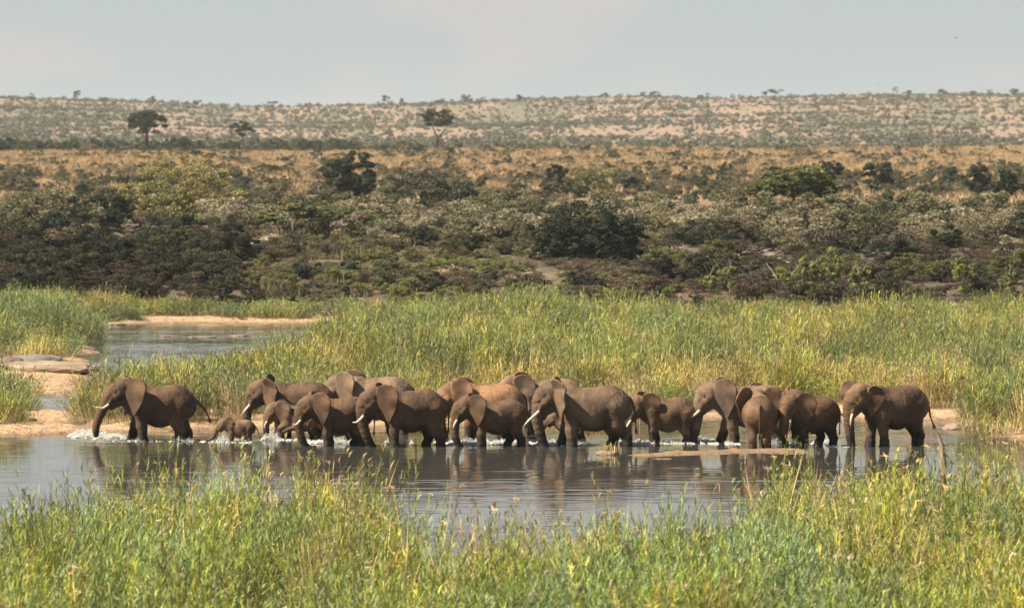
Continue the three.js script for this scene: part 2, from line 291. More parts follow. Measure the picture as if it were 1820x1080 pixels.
  for (let i = 0; i < P.length; i += 3) {
    const x = P[i], y = P[i + 1], z = P[i + 2];
    let c = s.tone ?? [0.178, 0.088, 0.040];
    const m = fbm(x * 4 + so, y * 4, z * 4, 4), f = noise3(x * 26 + so, y * 26, z * 26);
    c = mix3(c, [0.34, 0.17, 0.08], clamp(dust * (smooth(0.45, 1.0, y) * 0.9 + m * 1.1)));
    c = mix3(c, [0.235, 0.152, 0.092], clamp((s.grey ?? 0.2) * (0.75 + m * 1.5)));
    const wet = 1 - smooth(wetTo - 0.05, wetTo + 0.05, y + m * 0.10 + (s.trunkWet && x < -0.78 ? -0.1 : 0));
    c = mix3(c, [0.030, 0.019, 0.012], wet * 0.9);
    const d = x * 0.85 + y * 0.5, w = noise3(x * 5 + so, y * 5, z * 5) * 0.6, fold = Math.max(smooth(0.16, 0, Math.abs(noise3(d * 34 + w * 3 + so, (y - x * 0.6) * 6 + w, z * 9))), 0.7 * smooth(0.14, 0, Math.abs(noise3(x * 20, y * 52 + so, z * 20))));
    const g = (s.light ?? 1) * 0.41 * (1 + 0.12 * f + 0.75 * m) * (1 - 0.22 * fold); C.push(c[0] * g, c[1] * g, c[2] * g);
  }
  const g = geoOf(P, C, I);
  return { g, H };
}
function tubeGeo(points, radii, sides, color) {
  const cv = new THREE.CatmullRomCurve3(points.map((p) => V(...p))), n = 14, P = [], I = [], C = [], fr = cv.computeFrenetFrames(n);
  for (let i = 0; i <= n; i++) { const c = cv.getPoint(i / n), r = poly(radii, i / n); for (let j = 0; j < sides; j++) { const a = j / sides * 2 * Math.PI, v = c.clone().addScaledVector(fr.normals[i], Math.cos(a) * r).addScaledVector(fr.binormals[i], Math.sin(a) * r); P.push(v.x, v.y, v.z); if (color) C.push(...color); } }
  for (let i = 0; i < n; i++) for (let j = 0; j < sides; j++) { const a = i * sides + j, b = i * sides + (j + 1) % sides; I.push(a, b, a + sides, b, b + sides, a + sides); }
  for (const [o, fl] of [[0, 1], [n * sides, 0]]) for (let j = 1; j < sides - 1; j++) fl ? I.push(o, o + j + 1, o + j) : I.push(o, o + j, o + j + 1);
  return geoOf(P, color ? C : null, I);
}
const skinMat = new THREE.MeshStandardMaterial({ vertexColors: true, roughness: 0.82 });
const ivory = new THREE.MeshStandardMaterial({ color: new THREE.Color(0.58, 0.49, 0.35), roughness: 0.4 });
const dark = new THREE.MeshStandardMaterial({ color: new THREE.Color(0.018, 0.012, 0.009), roughness: 0.5 });
let elephantCount = 0;
function elephant(s) {
  s = { sink: 0.2, cell: s.h < 1.6 ? 0.025 : s.y < 780 ? 0.036 : 0.03, ...s };
  const D = distOf(s.y), root = thing('elephant', s.label, 'elephant', V(xOf(s.x, D), -s.sink, -D), 'elephants crossing the river');
  const { g, H } = meshElephant(s, ++elephantCount), h = s.h;
  const tail = s.tail ?? [[0.60, 0.80], [0.655, 0.66], [0.66, 0.50], [0.655, 0.36]];
  const tp = [[0.50, 0.82, 0], ...tail.map((p) => [p[0], p[1], p[2] ?? 0])], tg = tubeGeo(tp, [[0, 0.045], [0.3, 0.024], [0.8, 0.013], [1, 0.010]], 7, (s.tone ?? [0.178, 0.088, 0.040]).map((q) => q * 0.45));
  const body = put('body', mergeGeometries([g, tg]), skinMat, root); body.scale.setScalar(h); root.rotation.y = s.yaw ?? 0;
  const e = tp[tp.length - 1], p = tp[tp.length - 2], dx = e[0] - p[0], dy = e[1] - p[1], dz = e[2] - p[2], R = rng(elephantCount), strands = [];
  for (let i = 0; i < 16; i++) { const a = (R() - 0.5) * 0.05, b = (R() - 0.5) * 0.05, l = 0.5 + R() * 0.5; strands.push(tubeGeo([[e[0] - dx * 0.25, e[1] - dy * 0.25, e[2] - dz * 0.25], [e[0] + dx * 0.3 * l + a * 0.5, e[1] + dy * 0.3 * l, e[2] + b * 0.5], [e[0] + dx * 0.75 * l + a, e[1] + dy * 0.75 * l - 0.02, e[2] + dz * 0.7 * l + b]], [[0, 0.007], [1, 0.003]], 3)); }
  put('tail_tuft', mergeGeometries(strands), dark, root).scale.setScalar(h);
  for (const z of [1, -1]) {
    const L = z > 0 ? s.tuskNear : s.tuskFar;
    if (L) { const a = [-0.765, 0.70, z * 0.07], up = s.tuskUp ?? 0.02; put('tusk', tubeGeo([H(...a), H(-0.80, 0.645, z * 0.088), H(-0.83 - L * 0.45, 0.59 + up * 0.2 - L * 0.12, z * 0.105), H(-0.83 - L * 0.82, 0.585 + up - L * 0.1, z * 0.10)], [[0, 0.026], [0.5, 0.022], [0.85, 0.013], [1, 0.003]], 9), ivory, root).scale.setScalar(h); }
    const ey = new THREE.SphereGeometry(0.017, 10, 8); ey.translate(...H(-0.735, 0.835, z * 0.122)); put('eye', ey, dark, root).scale.setScalar(h);
  }
  return root;
}
const SPECS = [
  { label: 'brown elephant leading the herd at the far left with ears spread and tail held out', x: 279, y: 783, h: 2.5, yaw: 0.14, headPitch: -0.14, headYaw: 0.12, earNear: [0.75, 0.16], earFar: [0.9, 0.05], legs: [[-0.02, 0], [0.14, 0], [0.05, 0], [-0.14, 0]], tuskNear: 0.13, tuskFar: 0.2, tuskUp: 0.03, tail: [[0.62, 0.74], [0.72, 0.64], [0.80, 0.54], [0.84, 0.44]], trunk: [[-0.81, 0.70], [-0.86, 0.56], [-0.90, 0.42], [-0.915, 0.30], [-0.90, 0.20]], dust: 0.3, grey: 0.05 },
  { light: 1.25, label: 'small calf wading right behind the lead elephant, trunk reaching forward', x: 424, y: 786, h: 1.06, sink: 0.14, calf: 1, wet: 0.12, headPitch: 0.12, earNear: [0.25, 0], earSize: 0.95, legs: [[0.0, 0], [0.08, 0], [-0.05, 0], [0.07, 0]], trunk: [[-0.84, 0.72], [-0.91, 0.58], [-0.99, 0.47], [-1.09, 0.40], [-1.2, 0.38]], tail: [[0.62, 0.74], [0.70, 0.60], [0.76, 0.46], [0.80, 0.36]], grey: 0.5, dust: 0.2 },
  { label: 'dark brown elephant behind the young ones, single white tusk and ear folded over shadow', x: 528, y: 774, h: 2.48, sink: 0.25, headYaw: 0.05, headPitch: 0.02, earNear: [0.95, -0.1, 0.5], earFar: [1.1, 0.25], tuskNear: 0.09, tuskUp: -0.06, grey: 0.15, dust: 0.45 },
  { light: 1.35, label: 'grey young elephant behind the splash mound, short tusk, front leg lifted', x: 531, y: 781, h: 1.66, sink: 0.2, calf: 0.5, headPitch: 0.1, earNear: [0.3, 0], tuskNear: 0.05, tuskUp: -0.08, legs: [[0.16, 0.12], [0, 0], [-0.06, 0], [0.08, 0]], grey: 0.55, dust: 0.05 },
  { label: "half hidden young elephant, trunk stretched straight forward under a tusked one", x: 598, y: 786, h: 1.5, sink: 0.2, headPitch: 0.1, calf: 0.5, earNear: [0.25, 0], trunk: [[-0.86, 0.70], [-0.98, 0.66], [-1.12, 0.63], [-1.26, 0.60], [-1.38, 0.555]], dust: 0.1, grey: 0.1 },
  { label: 'brown elephant with two white tusks and red dusted back, trunk tip in the water', x: 604, y: 792, h: 2.12, sink: 0.15, yaw: 0.2, headYaw: 0.1, headPitch: 0.1, earNear: [0.72, 0.06], earFar: [0.9, 0.1], tuskNear: 0.16, tuskFar: 0.07, legs: [[0.0, 0], [-0.1, 0], [-0.02, 0], [0.1, 0]], trunk: [[-0.80, 0.70], [-0.82, 0.54], [-0.80, 0.38], [-0.75, 0.22], [-0.63, 0.10], [-0.52, 0.08]], dust: 0.42, grey: 0.1 },
  { light: 1.6, label: 'pale tan elephant at the back with its head turned away, only upper body showing', x: 666, y: 771, h: 2.62, sink: 0.2, headYaw: -0.35, headPitch: 0.16, earNear: [0.35, -0.05], grey: 0.8, dust: 0.25, tone: [0.22, 0.15, 0.10] },
  { label: 'large dark elephant with long white tusk and drooping ear, trunk tucked to its front leg', x: 727, y: 793, h: 2.48, sink: 0.18, yaw: 0.25, headYaw: 0.02, headPitch: 0.10, earNear: [0.7, 0.02], earFar: [0.8, 0.1], tuskNear: 0.17, tuskUp: 0.01, legs: [[0.0, 0], [-0.06, 0], [-0.12, 0], [0.06, 0]], trunk: [[-0.79, 0.68], [-0.79, 0.52], [-0.76, 0.36], [-0.71, 0.22], [-0.65, 0.14], [-0.58, 0.13]], dust: 0.25, grey: 0.05 },
  { light: 1.5, label: 'bright orange dusted elephant in the back row, head down behind a smaller elephant', x: 866, y: 779, h: 2.48, sink: 0.2, headYaw: -0.1, headPitch: 0.22, earNear: [0.25, -0.05], dust: 1.05, grey: 0.1, tone: [0.20, 0.10, 0.052] },
  { label: 'smaller brown elephant in front of the orange one, pale fan ear and trunk swung back', x: 881, y: 793, h: 2.06, sink: 0.15, yaw: 0.2, headYaw: 0.04, headPitch: 0.06, earNear: [0.7, 0.05], earFar: [0.8, 0.1], tuskNear: 0.05, tuskUp: -0.07, legs: [[0.06, 0], [-0.04, 0], [-0.12, 0], [0.12, 0]], trunk: [[-0.79, 0.68], [-0.82, 0.52], [-0.82, 0.36], [-0.77, 0.22], [-0.70, 0.13], [-0.64, 0.08]], dust: 0.3, grey: 0.2 },
  { light: 1.45, label: 'tan elephant in the back row mid-herd, only its ear and long back visible', x: 972, y: 771, h: 2.52, sink: 0.2, headYaw: 0.05, headPitch: 0.12, earNear: [0.18, -0.1], dust: 0.5, grey: 0.55, tone: [0.2, 0.13, 0.08] },
  { label: 'calf peeking out between the trunk and front leg of the largest elephant', x: 1014, y: 781, h: 1.15, sink: 0.18, calf: 1, headPitch: -0.1, earNear: [0.2, 0], tuskNear: 0, grey: 0.4, dust: 0.15, trunk: [[-0.84, 0.70], [-0.90, 0.58], [-0.95, 0.47], [-0.97, 0.36], [-0.95, 0.26]] },
  { light: 1.25, label: 'largest elephant in the middle with ear raised, bright tusk and deeply wrinkled flank', x: 1049, y: 793, h: 2.66, sink: 0.2, headYaw: 0.2, headPitch: 0.03, earNear: [1.35, 0.12, 0.6], earFar: [1.0, 0.2], tuskNear: 0.21, tuskUp: -0.09, legs: [[0.0, 0], [0.16, 0], [-0.19, 0.02], [0.05, 0]], trunk: [[-0.79, 0.68], [-0.80, 0.52], [-0.77, 0.36], [-0.72, 0.2], [-0.66, 0.1], [-0.60, 0.07]], tail: [[0.60, 0.80], [0.66, 0.68], [0.69, 0.52], [0.70, 0.36]], grey: 0.55, dust: 0.25, tone: [0.165, 0.10, 0.06] },
  { light: 1.15, label: 'wrinkled brown elephant following the largest one, head partly hidden behind its rump', x: 1185, y: 787, h: 2.06, sink: 0.18, yaw: 0.1, headYaw: 0.3, headPitch: 0.15, earNear: [0.5, 0], tuskNear: 0.14, tuskUp: -0.1, legs: [[0.0, 0], [-0.1, 0], [0.0, 0], [-0.14, 0]], grey: 0.4, dust: 0.25 },
  { light: 1.35, label: 'big grey brown elephant with long straight tusk and broad pale ear, striding left', x: 1333, y: 787, h: 2.56, sink: 0.18, headYaw: 0.06, headPitch: 0.06, earNear: [0.5, 0.1], earFar: [0.6, 0.1], tuskNear: 0.17, tuskUp: 0.0, legs: [[-0.03, 0], [0.17, 0], [-0.05, 0], [0.1, 0]], trunk: [[-0.80, 0.68], [-0.83, 0.54], [-0.86, 0.40], [-0.90, 0.26], [-0.92, 0.13], [-0.88, 0.07]], grey: 0.6, dust: 0.2, tone: [0.17, 0.105, 0.065] },
  { light: 1.3, label: 'elephant seen from behind with hanging tail, one dark ear out to its left', x: 1351, y: 796, h: 2.18, sink: 0.06, yaw: -1.62, fat: 1.12, headYaw: 0.2, headPitch: -0.06, earNear: [0.9, 0.1], earFar: [1.25, 0.15], earSize: 1.05, wet: 0.1, tail: [[0.62, 0.82], [0.67, 0.66], [0.67, 0.48], [0.66, 0.33]], legs: [[0.04, 0], [-0.02, 0], [-0.02, 0], [0.05, 0]], grey: 0.3, dust: 0.5 },
  { label: 'brown elephant mostly hidden between the rear facing one and the one facing the camera', x: 1386, y: 779, h: 2.25, sink: 0.2, headPitch: 0.1, earNear: [0.2, 0], dust: 0.5, grey: 0.3 },
  { label: 'dark elephant facing the camera with one ear spread wide and two short tusks', x: 1442, y: 793, h: 2.12, sink: 0.12, yaw: 0.5, headYaw: 0.62, headPitch: 0.06, earNear: [1.15, 0.05], earFar: [0.35, 0], tuskNear: 0.06, tuskFar: 0.06, tuskUp: -0.08, dust: 0.55, grey: 0.05, legs: [[0.03, 0], [-0.1, 0], [-0.05, 0], [0.12, 0]] },
  { light: 1.2, label: 'last elephant at the right edge of the herd, head low, far ear spread', x: 1588, y: 792, h: 2.58, sink: 0.12, yaw: 0.5, headYaw: -0.05, headPitch: 0.12, earNear: [0.5, -0.3, 0.3, 0.78], earFar: [1.9, 0.1, 0, 0.95], tuskNear: 0.03, tuskFar: 0.01, tuskUp: -0.1, trunk: [[-0.80, 0.68], [-0.82, 0.52], [-0.82, 0.36], [-0.815, 0.22], [-0.80, 0.08]], tail: [[0.61, 0.78], [0.68, 0.62], [0.71, 0.48], [0.76, 0.37]], dust: 0.35, grey: 0.3, legs: [[-0.04, 0], [0.05, 0], [-0.03, 0], [-0.16, 0]] },
];
for (const s of SPECS) elephant(s);

/* ---------- foliage builders ---------- */
const jitter = (R, c, k) => { const g = 1 + (R() - 0.5) * 2 * k; return [c[0] * g, c[1] * g * (1 + (R() - 0.5) * 0.1), c[2] * g]; };
// leaf-sized faces in uneven clumps through a crown volume; returns plain arrays
function crown(o, out = { P: [], C: [], I: [], N: [] }) {
  const R = rng(o.seed), { P, C, I, N } = out, n = o.n, nc = o.clumps, cl = [];
  for (let i = 0; i < nc; i++) {
    let d; do d = V(R() * 2 - 1, R() * 2 - 1, R() * 2 - 1); while (d.length() > 1 || d.length() < 0.05);
    d.normalize().multiplyScalar(Math.pow(R(), 0.35)); if (o.flat) d.y = d.y < 0 ? d.y * 0.25 : d.y;
    const rad = (o.clumpR ?? 0.3) * (0.6 + 0.8 * R()), t = Math.floor(R() * o.colors.length);
    cl.push({ d, rad, c: jitter(R, o.colors[t], 0.14), ry: o.clumpFlat ?? 0.7 });
  }
  for (let i = 0; i < n; i++) {
    const k = cl[Math.floor(R() * nc)]; let q; do q = V(R() * 2 - 1, R() * 2 - 1, R() * 2 - 1); while (q.length() > 1);
    q.multiplyScalar(k.rad / Math.max(0.3, Math.sqrt(q.length() + 0.05)) * 0.8); q.y *= k.ry;
    const p = V((k.d.x + q.x) * o.r[0], (k.d.y + q.y) * o.r[1] + o.cy, (k.d.z + q.z) * o.r[2]).add(o.at ?? V(0, 0, 0));
    if (o.sun) p.x += 0;
    const nrm = V((R() - 0.5) * 1.1, 0.12 + R() * 0.7, (R() - 0.5) * 1.1 + 0.0).normalize(), a = V(R() - 0.5, R() - 0.5, R() - 0.5).cross(nrm).normalize(), b = nrm.clone().cross(a), L = o.leaf * (0.6 + 0.8 * R()), Wd = L * (o.aspect ?? 0.6), c = jitter(R, k.c, 0.14), s = P.length / 3;
    for (const [u, v] of [[L, 0], [0, Wd], [-L, 0], [0, -Wd]]) { P.push(p.x + a.x * u + b.x * v, p.y + a.y * u + b.y * v, p.z + a.z * u + b.z * v); C.push(...c); N.push(nrm.x, nrm.y, nrm.z); }
    I.push(s, s + 1, s + 2, s, s + 2, s + 3);
  }
  return out;
}
function limb(out, a, b, ra, rb, c, sides = 5) {
  const { P, C, I, N } = out, d = b.clone().sub(a).normalize(), u = (Math.abs(d.y) > 0.9 ? V(1, 0, 0) : V(0, 1, 0)).cross(d).normalize(), w = d.clone().cross(u), s = P.length / 3;
  for (const [q, r] of [[a, ra], [b, rb]]) for (let j = 0; j < sides; j++) { const t = j / sides * 2 * Math.PI, n = u.clone().multiplyScalar(Math.cos(t)).addScaledVector(w, Math.sin(t)); P.push(q.x + n.x * r, q.y + n.y * r, q.z + n.z * r); N.push(n.x, n.y, n.z); C.push(...c); }
  for (let j = 0; j < sides; j++) { const k = (j + 1) % sides; I.push(s + j, s + k, s + sides + j, s + k, s + sides + k, s + sides + j); }
}
// trunk that forks upward towards random points of the crown
function branches(o, out = { P: [], C: [], I: [], N: [] }) {
  const R = rng(o.seed + 77), grow = (p, dir, len, r, level) => {
    let q = p.clone(), d = dir.clone();
    for (let i = 0; i < 3; i++) { const e = q.clone().addScaledVector(d, len / 3), r2 = r * 0.86; limb(out, q, e, r, r2, jitter(R, o.bark, 0.2), level > 1 ? 3 : 6); q = e; r = r2; d.add(V(R() - 0.5, (R() - 0.4) * 0.5, R() - 0.5).multiplyScalar(0.35)).normalize(); }
    if (level >= (o.levels ?? 3)) return;
    const m = level === 0 ? (o.forks ?? 3) : 2 + (R() > 0.5 ? 1 : 0);
    for (let i = 0; i < m; i++) { const a = i / m * 6.283 + R() * 1.5, sp = (o.spread ?? 0.8) * (0.6 + 0.7 * R()); grow(q, d.clone().multiplyScalar(0.7).add(V(Math.cos(a) * sp, (o.rise ?? 0.5) * R(), Math.sin(a) * sp)).normalize(), len * (o.shrink ?? 0.72) * (0.8 + 0.4 * R()), r * 0.66, level + 1); }
  };
  for (const st of o.stems ?? [[0, 0, 0, 0]]) grow(V(st[0], -0.3, st[1]), V(st[2], 1, st[3]).normalize(), o.trunk, o.tr, 0);
  return out;
}
const fin = (o) => geoOf(o.P, o.C, o.I, o.N);
const leafMat = new THREE.MeshPhysicalMaterial({ vertexColors: true, roughness: 0.85, side: THREE.DoubleSide, specularIntensity: 0.2, transmission: 0.35, thickness: 0 });
const barkMat = new THREE.MeshStandardMaterial({ vertexColors: true, roughness: 0.95 });

/* ---------- reeds ---------- */
const REED = { yellow: [0.46, 0.42, 0.07], green: [0.23, 0.28, 0.05], blue: [0.18, 0.245, 0.105], straw: [0.58, 0.44, 0.24], brown: [0.30, 0.20, 0.10] };
function reedClump(seed, o) {
  const R = rng(seed), P = [], C = [], I = [];
  const ribbon = (a, b, c, w, col) => { // three points, a narrow folded blade
    const d = c.clone().sub(a), s = d.clone().cross(V(R() - 0.5, R() * 0.3, R() - 0.5)).normalize().multiplyScalar(w / 2), k = P.length / 3;
    for (const [p, f] of [[a, 0.6], [b, 1]]) for (const g of [1, -1]) { P.push(p.x + s.x * f * g, p.y + s.y * f * g, p.z + s.z * f * g); C.push(...col); }
    P.push(c.x, c.y, c.z); C.push(...col); I.push(k, k + 1, k + 3, k, k + 3, k + 2, k + 2, k + 3, k + 4);
  };
  for (let i = 0; i < o.stems; i++) {
    const a = R() * 6.283, rr = o.radius * Math.sqrt(R()), b = V(Math.cos(a) * rr, -0.15, Math.sin(a) * rr), h = o.h * (0.55 + 0.5 * R());
    const lean = V(Math.cos(a) * 0.12 + (R() - 0.5) * 0.22 + o.lean, 1, Math.sin(a) * 0.12 + (R() - 0.5) * 0.22).normalize();
    const dead = R() < o.dead, u = R(), base = dead ? REED.straw : u < o.mix[0] ? REED.yellow : u < o.mix[1] ? REED.green : REED.blue, col = jitter(R, base, 0.25);
    const at = (t) => b.clone().addScaledVector(lean, h * t).add(V(lean.x * 0.25 * t * t * h, 0, lean.z * 0.25 * t * t * h));
    ribbon(at(0), at(0.55), at(dead ? 0.9 : 0.97), dead ? 0.034 : 0.02, mix3(col, REED.straw, dead ? 0 : 0.45));
    const nl = dead ? 2 + Math.floor(R() * 2) : o.leaves;
    for (let k = 0; k < nl; k++) {
      const t = dead ? 0.4 + 0.5 * R() : lerp(o.from, 0.98, (k + R() * 0.8) / nl), p = at(t), az = R() * 6.283, L = o.leafL * (0.6 + 0.7 * R()) * (1.15 - 0.5 * t), el = lerp(0.8, 1.3, R()) * (0.82 + 0.36 * t);
      const dir = V(Math.cos(az) * Math.cos(el), Math.sin(el), Math.sin(az) * Math.cos(el)), out = V(Math.cos(az), -0.35 - 0.5 * R(), Math.sin(az));
      const m = p.clone().addScaledVector(dir, L * 0.55), e = m.clone().addScaledVector(dir, L * 0.42).addScaledVector(out, L * 0.1);
      ribbon(p, m, e, o.leafW * (0.7 + 0.6 * R()), jitter(R, t < 0.45 && R() < 0.5 ? REED.brown : mix3(col, REED.yellow, R() * 0.3 * t), 0.25).map((q) => q * lerp(0.7, 1.1, t)));  // browner low leaves; the downward darkening puts gap shade into the colour
    }
    if (R() < o.plume) { const t = at(0.98); for (let k = 0; k < 5; k++) ribbon(t, t.clone().add(V((R() - 0.5) * 0.12, 0.12, (R() - 0.5) * 0.12)), t.clone().add(V((R() - 0.3) * 0.35, 0.22 - 0.1 * R(), (R() - 0.5) * 0.25)), 0.03, jitter(R, [0.42, 0.31, 0.2], 0.2)); }
  }
  return geoOf(P, C, I);
}
const reedMat = new THREE.MeshPhysicalMaterial({ vertexColors: true, roughness: 0.5, side: THREE.DoubleSide, specularIntensity: 0.5, transmission: 0.25, thickness: 0 });
function scatter(name, geos, mat, list, label, kind = 'stuff') {
  // list of [x, y, z, turn, width, height, variant, colour]
  geos.forEach((g, v) => {
    const L = list.filter((e) => e[6] === v); if (!L.length) return;
    const im = new THREE.InstancedMesh(g, mat, L.length), m = new THREE.Matrix4(), q = new THREE.Quaternion(), c = new THREE.Color();
    L.forEach((e, i) => { m.compose(V(e[0], e[1], e[2]), q.setFromEuler(new THREE.Euler(e[8] ?? 0, e[3], e[9] ?? 0, 'XZY')), V(e[4], e[5], e[4])); im.setMatrixAt(i, m); im.setColorAt(i, c.setRGB(...(e[7] ?? [1, 1, 1]))); });
    im.name = numbered(name); im.castShadow = im.receiveShadow = true; scene.add(im); tag(im, label, null, null, kind);
  });
}
{
  const beds = [
    [[150, 766], [300, 764], [450, 761], [700, 758], [1000, 756], [1100, 750], [1240, 740], [1330, 731], [1480, 730], [1560, 735], [1650, 742], [1690, 735], [1735, 715], [1745, 782], [2050, 785], [2050, 571], [640, 571], [612, 584], [545, 640], [440, 658], [300, 688], [200, 708], [160, 735]],
    [[-250, 650], [120, 647], [158, 622], [150, 590], [155, 572], [-250, 565]],
    [[-250, 768], [15, 768], [40, 735], [34, 705], [-250, 700]],
    [[-350, 571.5], [170, 573.5], [590, 572.5], [640, 572], [640, 560], [-350, 560]],
  ].map(plan);
  const mixes = [[0.46, 0.86], [0.22, 0.75], [0.1, 0.5], [0.04, 0.3]];
  const midGeo = [], nearGeo = [];
  for (let i = 0; i < 8; i++) midGeo.push(reedClump(100 + i, { stems: 12, radius: 0.45, h: 2.75, leaves: 12, leafL: 0.42, leafW: 0.025, from: 0.22, dead: i % 4 === 0 ? 0.42 : i % 4 === 1 ? 0.24 : 0.13, lean: (i % 3 - 1) * 0.06, mix: mixes[i % 4], plume: 0.05 }));
  for (let i = 0; i < 8; i++) nearGeo.push(reedClump(200 + i, { stems: 6, radius: 0.42, h: 3.0, leaves: 40, leafL: 0.34, leafW: 0.019, from: 0.18, dead: i % 4 === 0 ? 0.28 : 0.12, lean: (i % 3 - 1) * 0.05 + 0.03, mix: mixes[i % 4], plume: 0.08 }));
  const R = rng(5), mid = [], near = [];
  const kindOf = (n) => Math.min(3, Math.floor((1 - clamp(0.5 + n * 1.5 + (R() - 0.5) * 0.6)) * 4)), gauss = () => (R() + R() + R() - 1.5) / 1.5;
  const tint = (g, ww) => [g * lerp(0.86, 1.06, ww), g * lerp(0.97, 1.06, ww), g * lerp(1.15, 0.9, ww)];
  // one fountain of reeds: tallest in the middle, leaning outward at the rim
  function fountain(list, cx, cD, rad, top, n, tone, ok, y0, bright = 1) {
    const kind = kindOf(tone), g0 = (0.56 + 0.58 * R()) * bright, ww = clamp(0.5 + tone * 2), wind = 0.03 + 0.06 * R();
    for (let i = 0; i < n; i++) {
      const a = R() * 6.283, r = Math.pow(R(), 0.6), x = cx + Math.cos(a) * r * rad, D = cD + Math.sin(a) * r * rad * 1.15; if (!ok(x, D)) continue;
      const lean = 0.04 + 0.46 * r * r, h = top * (1 - 0.42 * r * r) * (0.62 + 0.52 * R()), g = g0 * (0.66 + 0.6 * R());
      list.push([x, y0(x, D), -D, R() * 6.283, 0.8 + 0.35 * R(), h, (R() < 0.72 ? kind : kindOf(tone)) + 4 * Math.floor(R() * 2), tint(g, ww), -Math.sin(a) * lean + gauss() * 0.06, -Math.cos(a) * lean + gauss() * 0.06 - wind]);
    }
  }
  for (const [bed, P] of beds.entries()) {
    const xs = P.map((p) => p[0]), ds = P.map((p) => p[1]), x0 = Math.min(...xs), x1 = Math.max(...xs), d0 = Math.min(...ds), d1 = Math.max(...ds), A = (x1 - x0) * (d1 - d0);
    const seen = (x, D) => { const px = pxOf(x, D); return px > -160 && px < 1980; }, y0 = (x, D) => Math.max(0, height(x, D)) - 0.05, ok = (x, D) => signed(P, x, D) > -0.5;
    for (let i = 0; i < A * (bed ? 0.12 : 0.085); i++) {
      const x = lerp(x0, x1, R()), D = lerp(d0, d1, R()); if (!inside(P, x, D) || !seen(x, D)) continue;
      const edge = clamp(signed(P, x, D) / 2.5), far = smooth(288, 335, D), big = fbm(x / 8, D / 14, 11, 3), tone = fbm(x / 9, D / 16, 20, 3) * 0.7 + gauss() * 0.42 + (bed ? -0.16 : 0.06);
      const top = (0.92 + 0.8 * big + 0.34 * gauss()) * lerp(0.72, 1, edge) * lerp(1, 0.68, far) * (pxOf(x, D) < 520 && pxOf(x, D) > 185 && D > 222 && D < 300 ? 0.72 : 1);
      fountain(mid, x, D, 1.1 + 1.1 * R(), clamp(bed === 1 ? top * 1.15 : top, 0.5, 1.3), 17 + Math.floor(R() * 12), tone, ok, y0);
    }
    for (let i = 0; i < A * 0.55; i++) { // lower growth between the fountains
      const x = lerp(x0, x1, R()), D = lerp(d0, d1, R()); if (!inside(P, x, D) || !seen(x, D) || fbm(x / 3, D / 5, 13, 2) < -0.08) continue;
      const tone = fbm(x / 7, D / 12, 20, 3) * 1.2, g = 0.75 + 0.4 * R();
      mid.push([x, y0(x, D), -D, R() * 6.283, 0.9 + 0.3 * R(), 0.28 + 0.25 * R(), kindOf(tone) + 4 * Math.floor(R() * 2), tint(g, clamp(0.5 + tone * 2)), gauss() * 0.2, gauss() * 0.2]);
    }
  }
  // the near bank, from well below the frame up to the outline of tops
  for (let i = 0; i < 640; i++) {
    const D = lerp(101, 153, R()), x = (R() * 2 - 1) * (D * 0.12 + 4), px = pxOf(x, D), b = nearBack(px);
    if (D > b - 0.3) continue;
    const big = fbm(x / 3.5, D / 4, 31, 3), tone = fbm(x / 6, D / 8, 41, 3) * 0.8 + gauss() * 0.36 + 0.03;
    fountain(near, x, D, 0.5 + 0.5 * R(), clamp(0.94 + 0.6 * big + 0.3 * gauss(), 0.45, 1.28), 7 + Math.floor(R() * 5), tone, (X, Q) => Q < nearBack(pxOf(X, Q)) + 0.6, (X, Q) => height(X, Q) - 0.05, 1.3);
  }
  // fans of dead pale stems
  for (const [px, py, n] of [[625, 1120, 16], [640, 1060, 10], [870, 1100, 14], [560, 1150, 16], [500, 1080, 8], [1010, 1140, 10], [1250, 1120, 10], [960, 1090, 8], [1790, 1010, 16], [1740, 1000, 12], [1690, 1010, 8], [1480, 1040, 6], [110, 1110, 8], [240, 1130, 8]])
    for (let k = 0; k < n; k++) { const D = distOf(py) + gauss() * 0.8, x = xOf(px, D) + gauss() * 0.5; near.push([x, height(x, D) - 0.05, -D, R() * 6.283, 0.5, 0.75 + 0.35 * R(), 8, [1, 1, 1], gauss() * 0.25, gauss() * 0.3 + 0.12]); }
  for (const [px, py, n] of [[1120, 752, 26], [1150, 748, 22], [1260, 735, 20], [1300, 728, 16], [1395, 722, 18], [1560, 730, 20], [1640, 738, 26], [330, 760, 20], [410, 757, 16], [185, 752, 12], [560, 752, 12], [1000, 690, 14], [1480, 660, 14], [870, 680, 12], [700, 700, 12], [1250, 640, 14], [1700, 690, 16]])
    for (let k = 0; k < n; k++) { const D = distOf(py) + gauss() * 1.8, x = xOf(px, D) + gauss() * 1.1; mid.push([x, Math.max(0, height(x, D)) - 0.05, -D, R() * 6.283, 0.7, 0.55 + 0.35 * R(), 8, [1, 1, 1], gauss() * 0.3, gauss() * 0.35 + 0.2]); }
  const deadGeo = reedClump(299, { stems: 7, radius: 0.3, h: 2.7, leaves: 3, leafL: 0.4, leafW: 0.03, from: 0.3, dead: 1, lean: 0, mix: [0, 0], plume: 0.3 }); midGeo.push(deadGeo); nearGeo.push(deadGeo);
  // single tall reeds standing out over the water
  for (const [px, top] of [[780, 868], [800, 880], [868, 905], [1075, 858], [1085, 880], [1188, 870], [700, 870], [690, 885], [935, 910], [1000, 905], [1250, 880], [1330, 850], [660, 800], [610, 815], [400, 805], [1440, 790], [1520, 775]])
    for (let k = 0; k < 2; k++) { const D = Math.min(150, nearBack(px) + 1.2 + k * 0.4), x = xOf(px + (R() - 0.5) * 8, D); near.push([x, height(x, D) - 0.1, -D, R() * 6.283, 0.32, (HORIZON + FOC * EYE / D - top) / FOC * D / 3.0, 2 + Math.floor(R() * 2), [1, 1, 1]]); }
